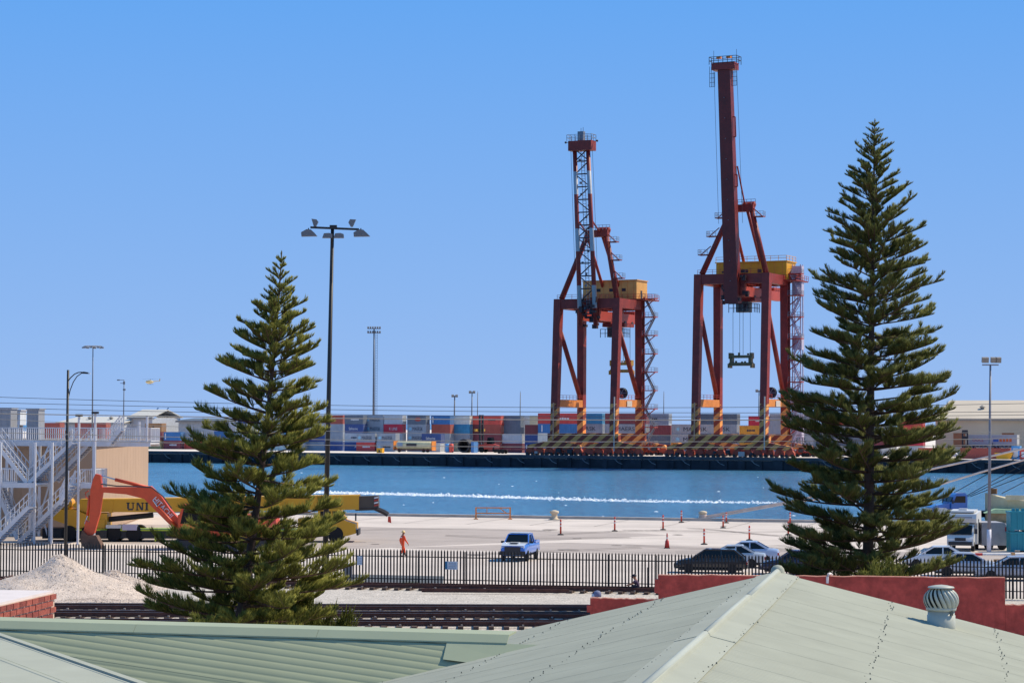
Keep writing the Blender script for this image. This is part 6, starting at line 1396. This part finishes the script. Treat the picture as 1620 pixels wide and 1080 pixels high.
def spindles(O, Dv, Ln, Rd, young, name, m, parent):
    """many tapering branchlets as one mesh"""
    O, Dv = np.array(O), np.array(Dv); Ln, Rd = np.array(Ln)[:, None], np.array(Rd)[:, None]; K = len(O)
    Dv /= np.linalg.norm(Dv, axis=1, keepdims=True); h_ = np.where(np.abs(Dv[:, 2:3]) < .9, np.array([[0., 0, 1]]), np.array([[1., 0, 0]]))
    a = np.cross(Dv, h_); a /= np.linalg.norm(a, axis=1, keepdims=True); b = np.cross(a, Dv); V = np.zeros((K, 7, 3)); up = np.array([[0, 0, 1.]])
    for j in range(3):
        c, s = math.cos(2.094 * j), math.sin(2.094 * j); n_ = a * c + b * s
        V[:, j] = O + n_ * Rd * .7; V[:, 3 + j] = O + Dv * Ln * .5 + n_ * Rd + up * Ln * .03
    V[:, 6] = O + Dv * Ln + up * Ln * .14
    Fq = np.array([[0, 1, 4, 3], [1, 2, 5, 4], [2, 0, 3, 5]]); Ft = np.array([[3, 4, 6], [4, 5, 6], [5, 3, 6]])
    off = (np.arange(K) * 7)[:, None, None]; q = (Fq[None] + off).reshape(K, -1); tt = (Ft[None] + off).reshape(K, -1)
    loops = np.concatenate([q, tt], 1).ravel(); sizes = np.tile([4, 4, 4, 3, 3, 3], K); starts = np.concatenate([[0], np.cumsum(sizes)[:-1]])
    me = bpy.data.meshes.new(name); me.vertices.add(K * 7); me.vertices.foreach_set('co', V.ravel()); me.loops.add(len(loops)); me.loops.foreach_set('vertex_index', loops.astype(np.int32))
    me.polygons.add(len(sizes)); me.polygons.foreach_set('loop_start', starts.astype(np.int32)); me.update(calc_edges=True)
    at = me.attributes.new('young', 'FLOAT', 'POINT'); yv = np.repeat(np.array(young)[:, None], 7, 1) * np.array([[.2, .2, .2, .6, .6, .6, 1.]]); at.data.foreach_set('value', yv.ravel())
    me.materials.append(m); return link(name, me, parent)
def pine(label, base, top, prof, h0, dz, seed, m, dens=1., lbase=.42, inner=.35, bend=0.):
    rnd = random.Random(seed); t = thing('norfolk_pine', label, 'pine tree', base); H = top.z - base.z; ln = Vector((top.x - base.x, top.y - base.y, 0))
    def tp_(h): f = h / H; return Vector((ln.x * (f + bend * f * (1 - f)), ln.y * f, h))
    tr = MB(); hs = [H * i / 30 for i in range(31)]; tr.path([tp_(h) for h in hs], [(.016 + .0125 * (H - h)) * (1 + rnd.uniform(-.05, .05)) for h in hs], 10); tr.build('trunk', M_bark, t, True)
    wood = MB(); O, Dv, Ln, Rd, Yg = [], [], [], [], []
    def plume(pts, f0, dn, lb, tipf=1.):
        segs = [(pts[i + 1] - pts[i]).length for i in range(len(pts) - 1)]; L = sum(segs); n_ = int(L * (1 - f0) * dn) + 3
        for q in range(n_):
            f = f0 + (1 - f0) * (q + rnd.random()) / n_; k = min(int(f * (len(pts) - 1)), len(pts) - 2); fr = f * (len(pts) - 1) - k
            p = pts[k].lerp(pts[k + 1], fr); ax_ = (pts[k + 1] - pts[k]).normalized(); sd = ax_.cross(Z); sd = sd.normalized() if sd.length > .05 else X; up = sd.cross(ax_)
            be = rnd.choice((rnd.uniform(-.35, .9), math.pi - rnd.uniform(-.35, .9), rnd.uniform(.3, 2.8)))
            al = rnd.uniform(.5, 1.0) * (1 - .45 * f)
            d = ax_ * math.cos(al) + (sd * math.cos(be) + up * math.sin(be)) * math.sin(al) + Z * rnd.uniform(.1, .55)
            g_ = (f - f0) / max(1 - f0, .01); sh = (.6 + .65 * min(1, g_ * 3)) * (1 - .68 * g_ ** 2)
            O.append(tuple(p)); Dv.append(tuple(d)); Ln.append(lb * sh * rnd.uniform(.7, 1.25)); Rd.append(rnd.uniform(.009, .016)); Yg.append(max(0, min(1, rnd.gauss(.3 + .3 * g_, .3))))
    h = h0
    while h < H - .25:
        tt = 1 - h / H; Lm = prof(tt); n_ = rnd.choice((7, 8, 8)) if tt > .22 else 6; a0 = rnd.random() * 6.28
        for i in range(n_):
            if tt > .3 and rnd.random() < .16: continue
            az = a0 + 6.283 * i / n_ + rnd.gauss(0, .16); L = Lm * rnd.choice((rnd.uniform(.8, 1.05), rnd.uniform(.45, .95)))
            e0 = .58 - 1.0 * min(tt, .55) + rnd.gauss(0, .08); e1 = e0 + .14 + .25 * max(0, tt - .4) + rnd.gauss(0, .1)
            p = tp_(h + rnd.uniform(-.08, .08)); pts = [p]; ns = 8
            for k in range(ns):
                f = (k + 1) / ns; e = e0 + (e1 - e0) * f ** 1.6; az2 = az + .1 * math.sin(i * 3 + k * .4)
                p = p + Vector((math.cos(az2) * math.cos(e), math.sin(az2) * math.cos(e), math.sin(e))) * L / ns; pts.append(p)
            wood.path(pts, [max(.008, (.012 + .011 * L) * (1 - .8 * k / ns)) for k in range(ns + 1)], 4)
            f0 = inner * min(1, tt * 2.6) * rnd.uniform(.75, 1.35); lb = lbase * (.55 + .75 * min(1, tt * 1.8)) * (1 if L > .6 else .75)
            plume(pts, f0 if L > .8 else .1, 52 * dens, lb)
            if L > .9:
                for q in range(4 + int(L * (1.6 + 1.6 * tt))):
                    f = rnd.uniform(.16, .92); k = min(int(f * ns), ns - 1); b_ = pts[k].lerp(pts[k + 1], f * ns - k); ax_ = (pts[k + 1] - pts[k]).normalized()
                    sdv = ax_.cross(Z).normalized() * rnd.choice((-1, 1)); l2 = min(1.1, L * rnd.uniform(.16, .34) * (1.25 - f * .6)); d = (ax_ * .8 + sdv * rnd.uniform(.45, .9) + Z * rnd.uniform(-.05, .35)).normalized()
                    sp_ = [b_]
                    for w in range(4): d = (d + Z * .09).normalized(); b_ = b_ + d * l2 / 4; sp_.append(b_)
                    wood.path(sp_, [.018, .015, .012, .009, .006], 3); plume(sp_, .12, 52 * dens, lb * .82)
        h += dz * rnd.uniform(.8, 1.2) * (.75 + .55 * tt)
    # leader at the very top
    plume([tp_(H - .5), tp_(H - .2), tp_(H)], 0, 30, .14)
    wood.build('branches', M_twig, t); spindles(O, Dv, Ln, Rd, Yg, 'crown', m, t); print('PINE', len(O)); return t
def interp(pts):
    def f(t):
        for (a, p), (b_, q) in zip(pts, pts[1:]):
            if t <= b_: return p + (q - p) * (t - a) / (b_ - a)
        return pts[-1][1]
    return f
prof_l = interp([(0, .12), (.05, .62), (.16, 1.6), (.317, 2.7), (.47, 3.45), (.63, 4.4), (.785, 5.2), (.95, 5.2)])
prof_r = interp([(0, .15), (.06, 1.0), (.145, 2.0), (.27, 3.25), (.4, 4.1), (.66, 5.6), (.9, 6.4)])
bt = W(368, 1010, 88); tpv = W(446, 398, 88)
pine('shorter leaning Norfolk pine at left in front of the mobile crane', Vector((bt.x, 88, 0)), tpv, lambda t: .88 * prof_l(t), 1.2, .42, 4, M_leaf, 1.35, .36, .5, .5)
bt = W(1372, 950, 114); tpv = W(1384, 189, 114)
pine('taller upright Norfolk pine at right behind the red wall', Vector((bt.x, 114, 0)), tpv, lambda t: prof_r(t) * (1 - .2 * t), 1.6, .50, 8, M_leaf2, 1.25, .38, .45)
# low yellow green shrubs at the pine foot and along the red wall
M_shrub = leafmat('shrub foliage', (.07, .09, .015), (.12, .14, .02), (.22, .22, .04))
def shrub(label, c, rx, ry, h, n_, seed, m=M_shrub):
    rnd = random.Random(seed); t = thing('shrub', label, 'shrub', c); wd_ = MB(); O, Dv, Ln, Rd, Yg = [], [], [], [], []
    for k in range(26):
        a = rnd.random() * 6.28; r_ = rnd.random() ** .5; e = Vector((math.cos(a) * rx * r_, math.sin(a) * ry * r_, h * (1 - .55 * r_ ** 2) * rnd.uniform(.75, 1.05)))
        wd_.path([(0, 0, 0), e * .5 + Z * .1, e], [.03, .02, .008], 4)
        for q in range(n_ // 26):
            f = rnd.uniform(.4, 1.05); p = e * f; d = e.normalized() * .5 + Vector((rnd.gauss(0, .5), rnd.gauss(0, .5), rnd.uniform(.2, 1)))
            O.append(tuple(p + Vector((rnd.gauss(0, .1), rnd.gauss(0, .1), rnd.gauss(0, .08))))); Dv.append(tuple(d)); Ln.append(rnd.uniform(.15, .4)); Rd.append(rnd.uniform(.012, .022)); Yg.append(rnd.random() * .7)
    wd_.build('stems', M_twig, t); spindles(O, Dv, Ln, Rd, Yg, 'foliage', m, t)
b0 = W(498, 985, 90); shrub('bright yellow green shrub right of the left pine foot', Vector((b0.x, 90, 0)), 1.7, 1.5, 2.55, 5200, 3)
b0 = W(390, 985, 92); shrub('yellow green shrub hidden behind the left pine trunk', Vector((b0.x, 93, 0)), 1.3, 1.2, 2.6, 2600, 5)
b0 = W(1395, 900, 108); shrub('low green shrub at the right pine foot above the red wall', Vector((b0.x, 108, 0)), 1.7, 1.2, 2.9, 4200, 7, M_leaf)
